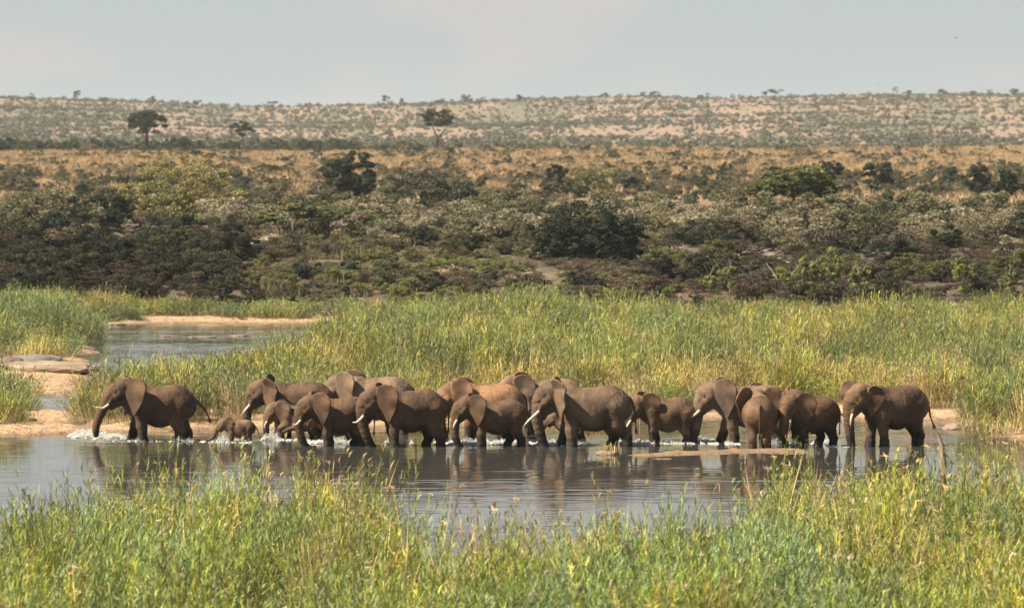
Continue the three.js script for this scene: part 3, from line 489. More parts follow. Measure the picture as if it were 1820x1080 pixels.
  scatter('reed_bed', midGeo, reedMat, mid, 'tall green and straw reeds growing on the river islands behind the herd');
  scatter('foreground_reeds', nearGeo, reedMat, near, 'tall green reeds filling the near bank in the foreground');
}

/* ---------- bushes and trees of the far bank ---------- */
const TONE = { olive: [0.19, 0.172, 0.092], grey: [0.29, 0.25, 0.17], dark: [0.040, 0.053, 0.034], brown: [0.17, 0.120, 0.085], fresh: [0.23, 0.235, 0.08], mid: [0.105, 0.11, 0.062], lime: [0.34, 0.33, 0.10] };
const BUSH = [
  { name: 'thorn_bush', colors: [TONE.grey, TONE.olive, TONE.grey], bark: [0.20, 0.16, 0.12], twigs: 0.9, r: [2.6, 1.7, 2.4], n: 4200, leaf: 0.095 },
  { name: 'olive_bush', colors: [TONE.olive, TONE.mid], bark: [0.14, 0.11, 0.08], twigs: 0.5, r: [2.2, 1.9, 2.1], n: 4200, leaf: 0.10 },
  { name: 'dark_bush', colors: [TONE.dark, TONE.dark, TONE.mid], bark: [0.06, 0.05, 0.04], twigs: 0.3, r: [1.9, 1.8, 1.9], n: 4000, leaf: 0.11 },
  { name: 'dry_bush', colors: [TONE.brown, TONE.brown, TONE.olive], bark: [0.15, 0.11, 0.08], twigs: 0.9, r: [2.2, 1.3, 2.0], n: 2800, leaf: 0.09 },
  { name: 'green_bush', colors: [TONE.fresh, TONE.olive, TONE.fresh], bark: [0.12, 0.10, 0.07], twigs: 0.4, r: [1.5, 1.2, 1.5], n: 2500, leaf: 0.09 },
];
function bushParts(k, seed, detail = 1) {
  const b = BUSH[k], c = crown({ seed, n: Math.round(b.n * detail), clumps: 26, r: b.r, cy: b.r[1] * 1.0, leaf: b.leaf / Math.sqrt(detail), colors: b.colors, clumpR: 0.34 });
  const t = branches({ seed, bark: b.bark, trunk: b.r[1] * 0.55, tr: 0.07, levels: 2, forks: 4, spread: 1.0, shrink: 0.9, stems: [[0.2, 0, 0.3, 0.1], [-0.3, 0.1, -0.4, 0.1], [0, -0.2, 0.1, -0.4]] });
  return [c, t];
}
const bushProto = [], bushInst = [];
BUSH.forEach((b, k) => { for (let v = 0; v < 3; v++) { const [c, t] = bushParts(k, 300 + k * 10 + v); const cg = fin(c), tg = fin(t); bushProto.push([cg, tg]); bushInst.push(mergeGeometries([cg, tg])); } });
{
  const R = rng(8), things = [], mass = [];
  const add = (x, D, k, w, h, isThing) => { const qx = pxOf(x, D), tone = (0.8 + 0.45 * R()) * lerp(1, qx < 430 ? 0.42 : qx > 1120 ? 0.6 : 0.85, smooth(440, 400, D) * (qx < 430 ? smooth(470, 400, qx) : 1)); (isThing ? things : mass).push([x, height(x, D) - 0.1, -D, R() * 6.283, w, h, k * 3 + Math.floor(R() * 3), [tone, tone, tone]]); };  // tone drops over the lower bank: cloud shade put into the bush colour
  const open = (px, D) => (Math.abs(px - 1047) < 125 && D > 352 && D < 398) || (px > 1130 && px < 1800 && D > 352 && D < 420 && fbm(px / 90, D / 30, 3, 2) > -0.2) || (px > 430 && px < 1000 && D < 418);
  // the thicket: dense from the bank up the first rise
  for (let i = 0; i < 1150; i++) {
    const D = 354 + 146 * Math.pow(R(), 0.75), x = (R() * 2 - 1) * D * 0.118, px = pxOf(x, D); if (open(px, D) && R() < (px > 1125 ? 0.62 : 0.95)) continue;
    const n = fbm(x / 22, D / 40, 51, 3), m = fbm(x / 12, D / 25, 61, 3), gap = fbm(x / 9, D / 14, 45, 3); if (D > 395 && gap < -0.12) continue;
    const k = D < 420 && px < 430 ? (R() < 0.45 ? 2 : R() < 0.6 ? 3 : 1) : D < 395 ? (R() < 0.55 ? 3 : R() < 0.45 ? 2 : 1) : m > 0.25 ? 2 : n > -0.06 ? (R() < 0.75 ? 0 : 1) : R() < 0.65 ? 1 : 0;  // more dark kinds at lower left, also standing in for cloud shade
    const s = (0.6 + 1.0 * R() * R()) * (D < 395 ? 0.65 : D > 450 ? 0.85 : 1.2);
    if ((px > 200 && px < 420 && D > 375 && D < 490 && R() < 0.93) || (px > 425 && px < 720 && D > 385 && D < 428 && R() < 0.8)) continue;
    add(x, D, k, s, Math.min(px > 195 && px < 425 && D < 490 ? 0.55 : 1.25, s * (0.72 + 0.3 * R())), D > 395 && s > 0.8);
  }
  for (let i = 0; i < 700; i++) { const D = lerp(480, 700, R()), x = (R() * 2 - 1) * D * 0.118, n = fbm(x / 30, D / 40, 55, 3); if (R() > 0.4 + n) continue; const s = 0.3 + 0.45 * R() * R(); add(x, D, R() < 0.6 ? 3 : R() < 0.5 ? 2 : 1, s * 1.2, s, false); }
  // low green and brown growth on the bank's foot
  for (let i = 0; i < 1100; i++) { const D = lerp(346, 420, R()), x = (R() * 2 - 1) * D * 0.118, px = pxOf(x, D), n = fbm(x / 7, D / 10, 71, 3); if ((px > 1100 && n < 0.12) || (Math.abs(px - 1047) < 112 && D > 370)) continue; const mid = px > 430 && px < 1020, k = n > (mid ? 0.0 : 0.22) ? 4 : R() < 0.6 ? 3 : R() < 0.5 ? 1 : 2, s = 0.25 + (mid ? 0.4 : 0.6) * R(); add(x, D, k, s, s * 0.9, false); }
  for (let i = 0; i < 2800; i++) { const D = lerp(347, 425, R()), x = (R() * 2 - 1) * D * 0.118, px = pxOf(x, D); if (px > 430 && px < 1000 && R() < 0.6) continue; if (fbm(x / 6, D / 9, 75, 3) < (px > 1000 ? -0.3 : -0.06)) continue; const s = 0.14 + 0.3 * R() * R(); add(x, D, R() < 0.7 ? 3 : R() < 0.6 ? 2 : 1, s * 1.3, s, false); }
  // scrub over the golden grass and along the ridge
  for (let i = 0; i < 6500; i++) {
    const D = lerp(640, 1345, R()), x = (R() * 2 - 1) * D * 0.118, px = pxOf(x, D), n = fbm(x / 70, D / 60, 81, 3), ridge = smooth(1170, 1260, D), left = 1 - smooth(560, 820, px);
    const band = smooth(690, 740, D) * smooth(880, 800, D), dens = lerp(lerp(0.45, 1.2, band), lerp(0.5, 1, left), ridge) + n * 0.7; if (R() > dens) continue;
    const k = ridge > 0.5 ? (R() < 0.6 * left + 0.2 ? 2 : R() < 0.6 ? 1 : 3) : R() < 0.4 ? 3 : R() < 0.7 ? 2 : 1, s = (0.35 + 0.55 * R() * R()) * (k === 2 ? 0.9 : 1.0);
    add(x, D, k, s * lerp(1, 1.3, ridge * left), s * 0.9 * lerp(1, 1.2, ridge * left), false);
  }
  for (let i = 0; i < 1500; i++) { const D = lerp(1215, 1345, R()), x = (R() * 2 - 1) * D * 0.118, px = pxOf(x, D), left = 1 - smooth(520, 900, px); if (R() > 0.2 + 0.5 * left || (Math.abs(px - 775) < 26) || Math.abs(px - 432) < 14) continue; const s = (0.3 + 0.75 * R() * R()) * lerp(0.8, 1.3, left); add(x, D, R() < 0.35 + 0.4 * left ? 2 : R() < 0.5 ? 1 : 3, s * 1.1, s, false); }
  // the bushes that show largest, each named by its look and the landmark next to it; the rest stay in the scrub
  const marks = [['the broad yellow olive tree', 316, 350], ['the dark tree with two trunks', 613, 350], ['the flat topped bright acacia', 520, 400], ['the layered green acacia', 650, 410], ['the big driftwood pile', 495, 450], ['the massive dark fig tree', 1047, 425], ['the wide flat crowned acacia', 1408, 350], ['the pale stemmed tree', 1060, 330], ['the darkest tree at left', 75, 420], ['the dark spreading tree', 737, 345], ['the tallest sapling', 1475, 460], ['the lone sapling at right', 1715, 470], ['the grey brown brush heap', 1600, 445], ['the white log', 1365, 456]];
  const words = [['pale grey', 'thorn bush'], ['olive', 'rounded bush'], ['dark green', 'evergreen bush'], ['brown', 'dry bush'], ['fresh green', 'bush']];
  const protos = new Map(), used = new Set(), cand = things.map((e) => ({ e, D: -e[2], px: pxOf(e[0], -e[2]), py: HORIZON + (EYE - e[1] - 1.4 * e[5]) * FOC / -e[2] })).sort((p, q) => q.e[4] / q.D - p.e[4] / p.D);
  for (const { e, px, py } of cand) {
    const k = Math.floor(e[6] / 3), [mn, mx, my] = marks.reduce((m, q) => (Math.hypot(q[1] - px, (q[2] - py) * 1.6) < Math.hypot(m[1] - px, (m[2] - py) * 1.6) ? q : m)), dx = px - mx, dy = py - my;
    const far = Math.hypot(dx, dy) > 95, way = Math.abs(dx) > 2 * Math.abs(dy) ? (dx < 0 ? 'left of' : 'right of') : Math.abs(dy) > 2 * Math.abs(dx) ? (dy < 0 ? 'above' : 'below') : (dy < 0 ? 'above and ' : 'below and ') + (dx < 0 ? 'left of' : 'right of');
    const label = words[k][0] + ' ' + words[k][1] + (far ? ' some way ' : ' close by, ') + way + ' ' + mn;
    if (px < -20 || px > 1840 || used.has(label) || used.size > 95) { e[7][0] *= 1; mass.push(e); continue; }
    used.add(label); let o;
    if (!protos.has(e[6])) { o = new THREE.Group(); put('crown', bushProto[e[6]][0], leafMat, o); put('stems', bushProto[e[6]][1], barkMat, o); protos.set(e[6], o); } else o = protos.get(e[6]).clone();
    tag(o, label, 'bush', 'bushes in the thicket on the far slope');
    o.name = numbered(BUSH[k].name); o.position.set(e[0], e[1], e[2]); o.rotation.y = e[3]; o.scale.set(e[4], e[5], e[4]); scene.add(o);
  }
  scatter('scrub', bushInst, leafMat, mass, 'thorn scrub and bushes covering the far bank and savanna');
}
// dry grass tufts that roughen the golden ground
{
  const R = rng(9), gs = [0, 1, 2].map((v) => { const o = { P: [], C: [], I: [] }, Q = rng(60 + v); for (let i = 0; i < 46; i++) { const a = Q() * 6.28, r = 0.7 * Math.sqrt(Q()), b = V(Math.cos(a) * r, -0.05, Math.sin(a) * r), t = b.clone().add(V((Q() - 0.5) * 0.6, 0.45 + 0.6 * Q(), (Q() - 0.5) * 0.6)), s = V(Q() - 0.5, 0, Q() - 0.5).normalize().multiplyScalar(0.06), k = o.P.length / 3, c = jitter(Q, [0.46, 0.335, 0.19], 0.3); o.P.push(b.x - s.x, b.y, b.z - s.z, b.x + s.x, b.y, b.z + s.z, t.x, t.y, t.z); for (let j = 0; j < 3; j++) o.C.push(...c); o.I.push(k, k + 1, k + 2); } return geoOf(o.P, o.C, o.I); });
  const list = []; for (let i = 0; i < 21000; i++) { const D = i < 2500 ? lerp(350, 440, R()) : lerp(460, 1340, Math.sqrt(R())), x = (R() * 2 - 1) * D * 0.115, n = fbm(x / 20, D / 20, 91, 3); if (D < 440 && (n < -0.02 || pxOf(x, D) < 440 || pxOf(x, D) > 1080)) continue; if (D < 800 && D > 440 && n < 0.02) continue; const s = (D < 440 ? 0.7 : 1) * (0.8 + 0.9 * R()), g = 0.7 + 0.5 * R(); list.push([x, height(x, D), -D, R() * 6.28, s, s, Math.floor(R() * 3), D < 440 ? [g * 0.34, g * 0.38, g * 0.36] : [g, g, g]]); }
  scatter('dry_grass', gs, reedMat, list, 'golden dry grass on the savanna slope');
}
// far hill: bushes that read as dots, lightened so haze sits partly in their colour
{
  const R = rng(10), gs = [0, 1, 2, 3].map((v) => fin(crown({ seed: 400 + v, n: 150, clumps: 12, r: [2.6, 1.7, 2.6], cy: 1.5, leaf: 0.55, colors: [[0.16, 0.16, 0.11], [0.185, 0.17, 0.115]], clumpR: 0.4 }))), list = [];
  for (let i = 0; i < 26000; i++) { const D = lerp(1750, 3450, Math.pow(R(), 0.8)), x = (R() * 2 - 1) * D * 0.116, n = fbm(x / 45, D / 480, 99, 3), low = smooth(2200, 1800, D); if (R() > 0.56 + n * 0.55 + low * 0.6) continue; const s = (0.32 + 0.95 * R() * R() * R()) * (1 + low * 0.7), g = 0.7 + 0.6 * R(); list.push([x, height(x, D) - 0.2, -D, R() * 6.28, s, s * (0.8 + 0.3 * R()), Math.floor(R() * 4), [g, g, g * 1.05]]); }
  scatter('distant_scrub', gs, leafMat, list, 'hazy bushes dotted over the far hill');
}
function tree(name, label, px, D, o) {
  // o.w, o.top, o.low in photo pixels: crown width, top row and lowest row of foliage
  const base = ground(px, D), k = D / FOC, rowY = (py) => EYE - (py - HORIZON) * k - base.y, top = rowY(o.top), low = rowY(o.low), w = o.w * k / 2;
  const root = thing(name, label, 'tree', base), leaf = o.leaf ?? 0.16, ry = (top - low) / 2;
  const out = { P: [], C: [], I: [], N: [] };
  const lobes = o.lobes ?? [[0, 0, 1, 1]];
  lobes.forEach(([ox, oy, fw, fh], i) => crown({ seed: o.seed + i * 13, n: Math.round(o.n / lobes.length), clumps: o.clumps ?? 40, r: [w * fw * 0.86, ry * fh * 0.9, w * fw * 0.8], cy: (top + low) / 2 + oy * ry, at: V(ox * w, 0, (i % 2 - 0.5) * w * 0.3), leaf, colors: o.colors, clumpR: o.clumpR ?? 0.24, flat: o.flat, clumpFlat: o.clumpFlat }, out));
  put('crown', fin(out), leafMat, root);
  const hgt = Math.max(top, 1); for (const stem of o.stems ?? [[0, 0, 0, 0]]) put('trunk', fin(branches({ seed: o.seed + stem[0] * 3, bark: o.bark ?? [0.09, 0.07, 0.05], trunk: o.trunk ?? Math.max(0.8, low * 0.9 + hgt * 0.12), tr: o.tr ?? hgt * 0.035, levels: o.levels ?? 3, forks: o.forks ?? 3, spread: o.spread ?? 0.9, rise: o.rise, shrink: o.shrink ?? 0.62, stems: [stem] })), barkMat, root);
  return root;
}
const T = TONE;
tree('broad_tree', 'broad yellow olive tree with pale branches above the thicket at left', 316, 480, { seed: 1, w: 250, top: 258, low: 418, n: 16000, clumps: 150, clumpR: 0.15, leaf: 0.13, colors: [[0.27, 0.245, 0.09], [0.22, 0.205, 0.08], [0.30, 0.26, 0.11]], bark: [0.22, 0.19, 0.15], levels: 4, spread: 0.95, forks: 4 });
tree('open_crowned_tree', 'dark open crowned tree with two trunks standing against the golden grass', 613, 600, { seed: 2, w: 118, top: 258, low: 372, n: 7500, clumps: 44, clumpR: 0.22, leaf: 0.2, colors: [T.dark, [0.070, 0.084, 0.045]], bark: [0.045, 0.038, 0.03], stems: [[-0.6, 0, -0.1, 0], [2.0, 0.3, 0.25, 0]] });
tree('spreading_tree', 'dark spreading tree with feathery crown right of the two trunk tree', 737, 560, { seed: 3, w: 150, top: 294, low: 390, n: 6500, clumps: 60, clumpR: 0.24, leaf: 0.16, colors: [T.mid, T.dark, [0.105, 0.096, 0.060]], bark: [0.07, 0.06, 0.045] });
tree('flat_topped_acacia', 'flat topped bright green acacia above the pale driftwood at left', 520, 425, { seed: 4, w: 150, top: 355, low: 400, n: 8000, clumps: 60, clumpR: 0.2, clumpFlat: 0.35, flat: true, lobes: [[0.1, 0.3, 0.65, 0.9], [-0.5, -0.6, 0.5, 0.8], [0.55, -0.2, 0.5, 0.8]], leaf: 0.13, colors: [[0.19, 0.195, 0.07], [0.15, 0.16, 0.06]], bark: [0.15, 0.11, 0.075], levels: 3 });
tree('flat_topped_acacia', 'layered green acacia touching the bright flat topped one on its right', 640, 432, { seed: 5, w: 130, top: 364, low: 420, n: 7500, clumps: 60, clumpR: 0.2, clumpFlat: 0.4, flat: true, lobes: [[-0.25, 0.3, 0.7, 0.8], [0.4, -0.2, 0.7, 0.8]], leaf: 0.13, colors: [[0.149, 0.175, 0.070], [0.123, 0.140, 0.063]], bark: [0.10, 0.08, 0.06] });
tree('fig_tree', 'massive dense dark green fig tree at the foot of the slope', 1047, 395, { seed: 6, w: 226, top: 342, low: 490, n: 27000, clumps: 150, clumpR: 0.17, leaf: 0.12, colors: [[0.033, 0.046, 0.027], [0.042, 0.055, 0.031], [0.028, 0.036, 0.022]], bark: [0.05, 0.04, 0.03], lobes: [[0, 0, 1, 1], [-0.4, -0.35, 0.62, 0.66], [0.45, -0.2, 0.55, 0.8]] });
tree('umbrella_acacia', 'wide flat crowned green acacia with dark trunk right of centre on the slope', 1408, 470, { seed: 7, w: 172, top: 292, low: 352, n: 20000, clumps: 120, clumpR: 0.18, clumpFlat: 0.6, leaf: 0.13, colors: [[0.155, 0.17, 0.058], [0.125, 0.142, 0.05]], bark: [0.07, 0.05, 0.04], tr: 0.26, levels: 3, spread: 1.2, lobes: [[0, -0.1, 1, 1], [0.15, 0.25, 0.75, 0.8], [-0.55, -0.5, 0.5, 0.55], [0.55, -0.45, 0.5, 0.6]] });
tree('pale_stemmed_tree', 'thin pale stemmed tree with sparse yellow leaves above the fig tree', 1060, 640, { seed: 8, w: 92, top: 284, low: 345, n: 1600, clumps: 26, clumpR: 0.22, leaf: 0.18, colors: [[0.280, 0.271, 0.105], [0.210, 0.210, 0.088]], bark: [0.34, 0.29, 0.21], levels: 4 });
tree('savanna_tree', 'flat crowned lone tree with forked trunk on the ridge left of centre', 775, 1290, { seed: 9, w: 76, top: 192, low: 226, n: 5200, clumps: 60, clumpR: 0.26, clumpFlat: 0.7, leaf: 0.26, colors: [[0.070, 0.074, 0.038], [0.096, 0.096, 0.049]], bark: [0.035, 0.028, 0.022], tr: 0.6, levels: 3, spread: 0.8, trunk: 4.2, shrink: 0.8, forks: 2 });
tree('savanna_tree', 'rounded dark lone tree on the ridge at the far left', 261, 1290, { seed: 10, w: 86, top: 194, low: 240, n: 4200, clumps: 44, clumpR: 0.26, leaf: 0.3, colors: [[0.052, 0.060, 0.035]], bark: [0.05, 0.04, 0.03], tr: 0.6 });
tree('savanna_tree', 'small open lone tree on the ridge right of the rounded dark one', 432, 1290, { seed: 11, w: 50, top: 211, low: 243, n: 1700, clumps: 18, clumpR: 0.26, leaf: 0.28, colors: [[0.070, 0.074, 0.044]], bark: [0.06, 0.045, 0.035], tr: 0.2 });
for (const [px, D, w, top, low, label, tone] of [
  [870, 462, 165, 358, 425, 'soft grey olive thorn tree between the dark spreading tree and the fig tree', 0], [1215, 455, 150, 362, 425, 'broad grey green thorn tree right of the fig tree, half as tall', 0], [1305, 470, 120, 352, 412, 'tan grey thorn tree under the left side of the wide flat crowned acacia', 0], [1498, 450, 160, 348, 428, 'olive thorn tree under the right side of the wide flat crowned acacia', 1],
  [1648, 470, 190, 346, 420, 'wide pale twiggy thorn tree on the slope at right, palest of its row', 2], [1765, 455, 120, 356, 430, 'grey thorn tree near the right edge with bare twigs on top', 0], [1590, 428, 170, 392, 446, 'dark olive low thorn tree before the wide pale twiggy one', 1], [55, 490, 170, 340, 400, 'flat olive thorn tree above the darkest tree at left', 1],
  [165, 470, 130, 356, 415, 'grey olive thorn tree left of the broad yellow olive tree', 0], [450, 470, 110, 364, 420, 'grey twiggy thorn tree between the broad olive tree and flat topped acacia', 0], [705, 425, 150, 408, 456, 'dark olive low thorn tree below the layered green acacia', 1], [790, 455, 100, 366, 425, 'grey green thorn tree below the dark spreading tree', 0], [1390, 420, 110, 402, 448, 'low dark thorn tree directly below the wide flat crowned acacia', 1]])
  tree('thorn_tree', label, px, D, { seed: px, w: w * 1.1, top: top - 4, low, n: 10000, clumps: 130, clumpR: 0.17, leaf: 0.10, colors: [[[0.24, 0.21, 0.135], [0.20, 0.18, 0.11]], [[0.135, 0.125, 0.072], [0.16, 0.145, 0.085]], [[0.32, 0.275, 0.19], [0.27, 0.235, 0.155]]][tone], bark: [0.16, 0.125, 0.09], levels: 3, spread: 1.0 });
for (const [px, D, w, top, low, label] of [
  [75, 430, 115, 372, 470, 'very dark rounded tree low on the slope at the far left'], [214, 450, 95, 362, 450, 'dark green bushy tree just left of the broad olive tree'],
  [848, 425, 60, 398, 460, 'dark green bush like tree left of the fig tree'], [1562, 640, 62, 278, 340, 'dark upright tree on the slope at right, amid brown scrub'],
  [1737, 640, 60, 288, 345, 'dark ragged tree near the right edge against golden grass'], [1790, 600, 60, 300, 352, 'dark tree cut by the right edge of the slope'], [992, 700, 45, 290, 330, 'dark shrub tree in the brown scrub above the pale stemmed tree'],
  [1122, 700, 30, 312, 340, 'small dark round tree right of the pale stemmed tree'], [595, 520, 50, 340, 395, 'dark bush like tree below the two trunk tree'], [745, 470, 80, 355, 415, 'dark tree below the dark spreading tree'], [1375, 640, 40, 292, 340, 'dark pointed tree behind the wide flat crowned acacia'], [1480, 700, 42, 286, 318, 'dark tree peeking over the right of the wide acacia']])
  tree('dark_tree', label, px, D, { seed: px, w, top, low, n: 2600, clumps: 40, clumpR: 0.26, leaf: D > 560 ? 0.2 : 0.15, colors: [T.dark, [0.060, 0.070, 0.042]], bark: [0.04, 0.035, 0.03] });
for (const [px, w, top, label] of [[1715, 44, 455, 'slender pale green sapling standing alone near the right edge of the reeds'], [1475, 50, 437, 'tallest green sapling at the back of the reeds, pale stem'], [1530, 44, 474, 'bushy young tree just right of the tallest sapling'], [1436, 40, 456, 'young tree just left of the tallest sapling'], [1298, 44, 474, 'light green young tree behind the reeds right of the fig tree'], [1400, 60, 478, 'low leafy young tree between the pale leaning stem and the sapling group'], [1262, 40, 496, 'lowest light green shrub at the back of the reeds right of the fig'], [1795, 40, 488, 'small green young tree at the right edge behind the reeds']])
  tree('sapling', label, px, 356, { seed: px, w: w * 1.15, top: top - 8, low: 522, n: 2200, clumps: 34, clumpR: 0.24, leaf: 0.085, colors: [[0.29, 0.30, 0.105], [0.23, 0.25, 0.09]], bark: [0.3, 0.26, 0.18], levels: 2, trunk: 1.4, tr: 0.05, spread: 0.5 });
// trees that break the skyline of the far hill
for (const [px, w, h, label, sparse] of [[684, 22, 20, 'round lone tree on the skyline left of centre', 1], [137, 18, 20, 'ragged small tree on the skyline at the far left', 1], [185, 18, 9, 'low bush on the skyline right of the ragged far left tree'], [272, 20, 12, 'dark bush on the skyline above the rounded ridge tree'], [350, 18, 10, 'low skyline bush left of the small ridge tree'], [485, 26, 12, 'wide bush on the skyline right of the small ridge tree'], [548, 16, 8, 'small bush at the lowest dip of the skyline'], [714, 16, 12, 'narrow tree on the skyline right of the round lone tree'], [785, 26, 10, 'wide bush on the skyline above the flat crowned ridge tree'], [830, 30, 16, 'pair of joined bushes on the skyline right of the ridge tree'], [922, 24, 12, 'dark low bush on the skyline above the centre'], [1075, 18, 8, 'flat bush on the skyline right of centre'], [1142, 16, 10, 'small bush left of the wide skyline thicket'], [1165, 26, 12, 'wide thicket on the skyline right of centre'], [1245, 14, 8, 'tiny bush on the skyline between two thickets'], [1360, 14, 12, 'small tree beside the pair on the right skyline', 1], [1378, 30, 16, 'ragged tree clump on the skyline at right', 1], [1594, 18, 16, 'bare pale tree on the right skyline', 2], [1614, 22, 10, 'dark bush right of the bare tree on the skyline'], [1676, 22, 12, 'rounded bush on the right skyline'], [1730, 14, 8, 'low bush between the last two skyline bushes'], [1803, 24, 14, 'dark bush on the skyline at the right edge']]) {
  const D = 3180, g = ground(px, D), k = D / FOC, root = thing('skyline_tree', label, 'tree', g), H = h * k, w2 = w * k / 2;
  put('crown', fin(crown({ seed: px, n: sparse === 2 ? 90 : 420, clumps: 10, r: [w2 * 0.8, H * (sparse ? 0.32 : 0.42), w2 * 0.8], cy: H * (sparse ? 0.72 : 0.55), leaf: 0.5, colors: [sparse === 2 ? [0.2, 0.16, 0.12] : T.mid], clumpR: 0.4 })), leafMat, root);
  put('trunk', fin(branches({ seed: px, bark: [0.1, 0.08, 0.06], trunk: H * 0.5, tr: 0.3, levels: 2, spread: 0.7 })), barkMat, root);
}

/* ---------- driftwood, rocks, stump ---------- */
const woodMat = new THREE.MeshStandardMaterial({ vertexColors: true, roughness: 0.9 });
function sticks(label, px, D, wpx, hM, n, seed, c = [0.40, 0.31, 0.23]) {
  const R = rng(seed), w = wpx * D / FOC, g = ground(px, D), root = thing('driftwood_pile', label, 'driftwood', g), big = [];
  const o = { P: [], C: [], I: [], N: [] };
  for (let i = 0; i < n; i++) { const x = (R() - 0.5) * w, z = (R() - 0.5) * w * 0.5, t = 1 - Math.abs(x) / w * 1.8, y = Math.max(0, R() * hM * t), L = 0.5 + R() * 1.6, a = R() * 6.28, e = (R() - 0.4) * 0.7, d = V(Math.cos(a) * Math.cos(e), Math.sin(e), Math.sin(a) * Math.cos(e)).multiplyScalar(L / 2), p = V(x, y + 0.1 + height(g.x + x, D - z) - g.y, z), r = 0.025 + 0.05 * R() * R(); limb(o, p.clone().sub(d), p.clone().add(d), r, r * 0.5, jitter(R, c, 0.3), 4); }
  const m = put('sticks', fin(o), woodMat, root); m.userData.kind = 'stuff';
}
sticks('big pile of bleached driftwood below the bright green acacia', 495, 408, 140, 1.3, 520, 21);
sticks('pale driftwood heap on the bank left of the fig tree', 690, 405, 60, 0.7, 160, 22);
sticks('grey driftwood pile right of the fig tree', 1210, 392, 100, 1.0, 260, 23, [0.22, 0.18, 0.15]);
sticks('bleached driftwood with a white log on the right bank', 1330, 390, 130, 0.8, 260, 24, [0.30, 0.25, 0.21]);
sticks('tangle of brown driftwood behind the reeds left of centre', 810, 368, 90, 0.9, 220, 25, [0.33, 0.24, 0.16]);
sticks('brown driftwood heap directly below the fig tree', 930, 362, 90, 0.8, 200, 26, [0.26, 0.19, 0.13]);
sticks('grey brown brush heap on the bare right bank', 1600, 392, 90, 0.8, 220, 27, [0.2, 0.15, 0.12]);
function rockGeo(seed, sx, sy, sz, col) {
  const g = new THREE.IcosahedronGeometry(1, 4), p = g.attributes.position, C = [];
  for (let i = 0; i < p.count; i++) { const v = V(p.getX(i), p.getY(i), p.getZ(i)), f = 1 + 0.35 * fbm(v.x * 1.3 + seed, v.y * 1.3, v.z * 1.3, 3) + 0.10 * fbm(v.x * 6, v.y * 6 + seed, v.z * 6, 3); v.multiplyScalar(f); v.y = Math.sign(v.y) * Math.pow(Math.abs(v.y), 0.7); p.setXYZ(i, v.x * sx, v.y * sy, v.z * sz); const m = fbm(v.x * 4 + seed, v.y * 9, v.z * 4, 4), k = 1 + m * 0.9; C.push(col[0] * k, col[1] * k, col[2] * k); }
  g.setAttribute('color', new THREE.Float32BufferAttribute(C, 3)); g.deleteAttribute('uv'); g.computeVertexNormals(); return g;
}
function rock(label, px, py, wpx, h, seed, col = [0.24, 0.19, 0.145], deep = 1.2) { const D = distOf(py), w = wpx * D / FOC / 2, g = ground(px, D); g.y = Math.max(0, g.y); const o = put('river_rock', rockGeo(seed, w, h, w * deep, col), woodMat, scene); o.position.copy(g); tag(o, label, 'rock'); }
rock('long flat pale rock slab on the sand at the far left', 80, 668, 175, 0.42, 1, [0.26, 0.19, 0.135], 0.7);
rock('grey rounded rock on top of the flat slab at far left', 62, 655, 105, 0.45, 2, [0.15, 0.13, 0.115], 0.7);
rock('small dark rock at the left end of the flat slab', 18, 662, 48, 0.5, 3, [0.13, 0.10, 0.08]);
rock('low rock at the right end of the flat slab beside the channel', 160, 660, 40, 0.25, 4);
rock('tiny dark stone on the sandy beach at left', 56, 760, 14, 0.12, 5, [0.12, 0.075, 0.05]);
rock('flat dark rock bar in the lagoon, left of its middle', 300, 598, 42, 0.10, 6, [0.16, 0.12, 0.10], 1);
rock('flat dark rock bar in the middle of the lagoon', 360, 599, 49, 0.10, 7, [0.15, 0.115, 0.095], 1);
rock('flat dark rock bar at the right of the lagoon', 425, 597, 42, 0.10, 8, [0.16, 0.12, 0.10], 1);
rock('pale boulder on the far sandy shore at the right end of the lagoon', 586, 567, 34, 0.35, 9, [0.36, 0.27, 0.20]);
rock('reddish boulder on the far sandy shore, middle of the lagoon', 430, 571, 24, 0.22, 10, [0.30, 0.2, 0.14]);
rock('dark low boulder on the far sandy shore, left of the lagoon', 200, 577, 40, 0.2, 11, [0.2, 0.14, 0.1]);
rock('reddish mud lump on the sandbar in front of the rear facing elephant', 1306, 798, 16, 0.05, 12, [0.24, 0.12, 0.055], 0.6);
rock('flat brown rock at the waterline on the right bank', 1715, 762, 70, 0.22, 13, [0.26, 0.18, 0.12], 1);
rock('small dark flat stone before the sandbar', 1180, 816, 34, 0.04, 14, [0.12, 0.085, 0.06], 0.8);
rock('low sandy rock behind the last elephant on the right shore', 1500, 742, 60, 0.25, 15, [0.38, 0.26, 0.17]);
{ // weathered stump standing among the near reeds
  const D = 152, g = ground(1676, D), k = D / FOC, root = thing('dead_stump', 'bleached broken tree stump standing in the water at lower right', 'stump', g), o = { P: [], C: [], I: [], N: [] };
  const at = (px, py) => V((px - 1676) * k, EYE - (py - HORIZON) * k - g.y, 0), c = [0.30, 0.215, 0.145], pts = [[1680, 990, 13], [1679, 860, 12], [1679, 820, 11], [1677, 795, 8], [1671, 776, 5.5], [1664, 765, 3]];
  for (let i = 1; i < pts.length; i++) limb(o, at(pts[i - 1][0], pts[i - 1][1]), at(pts[i][0], pts[i][1]), pts[i - 1][2] * k * 0.5, pts[i][2] * k * 0.5, jitter(rng(i), c, 0.15), 9);
  put('bole', fin(o), woodMat, root);
  const b = { P: [], C: [], I: [], N: [] }; limb(b, at(1677, 795), at(1687, 786), 0.035, 0.015, [0.2, 0.14, 0.1], 6); limb(b, at(1679, 805), at(1710, 835), 0.025, 0.01, c, 5); put('branch', fin(b), woodMat, root);
}
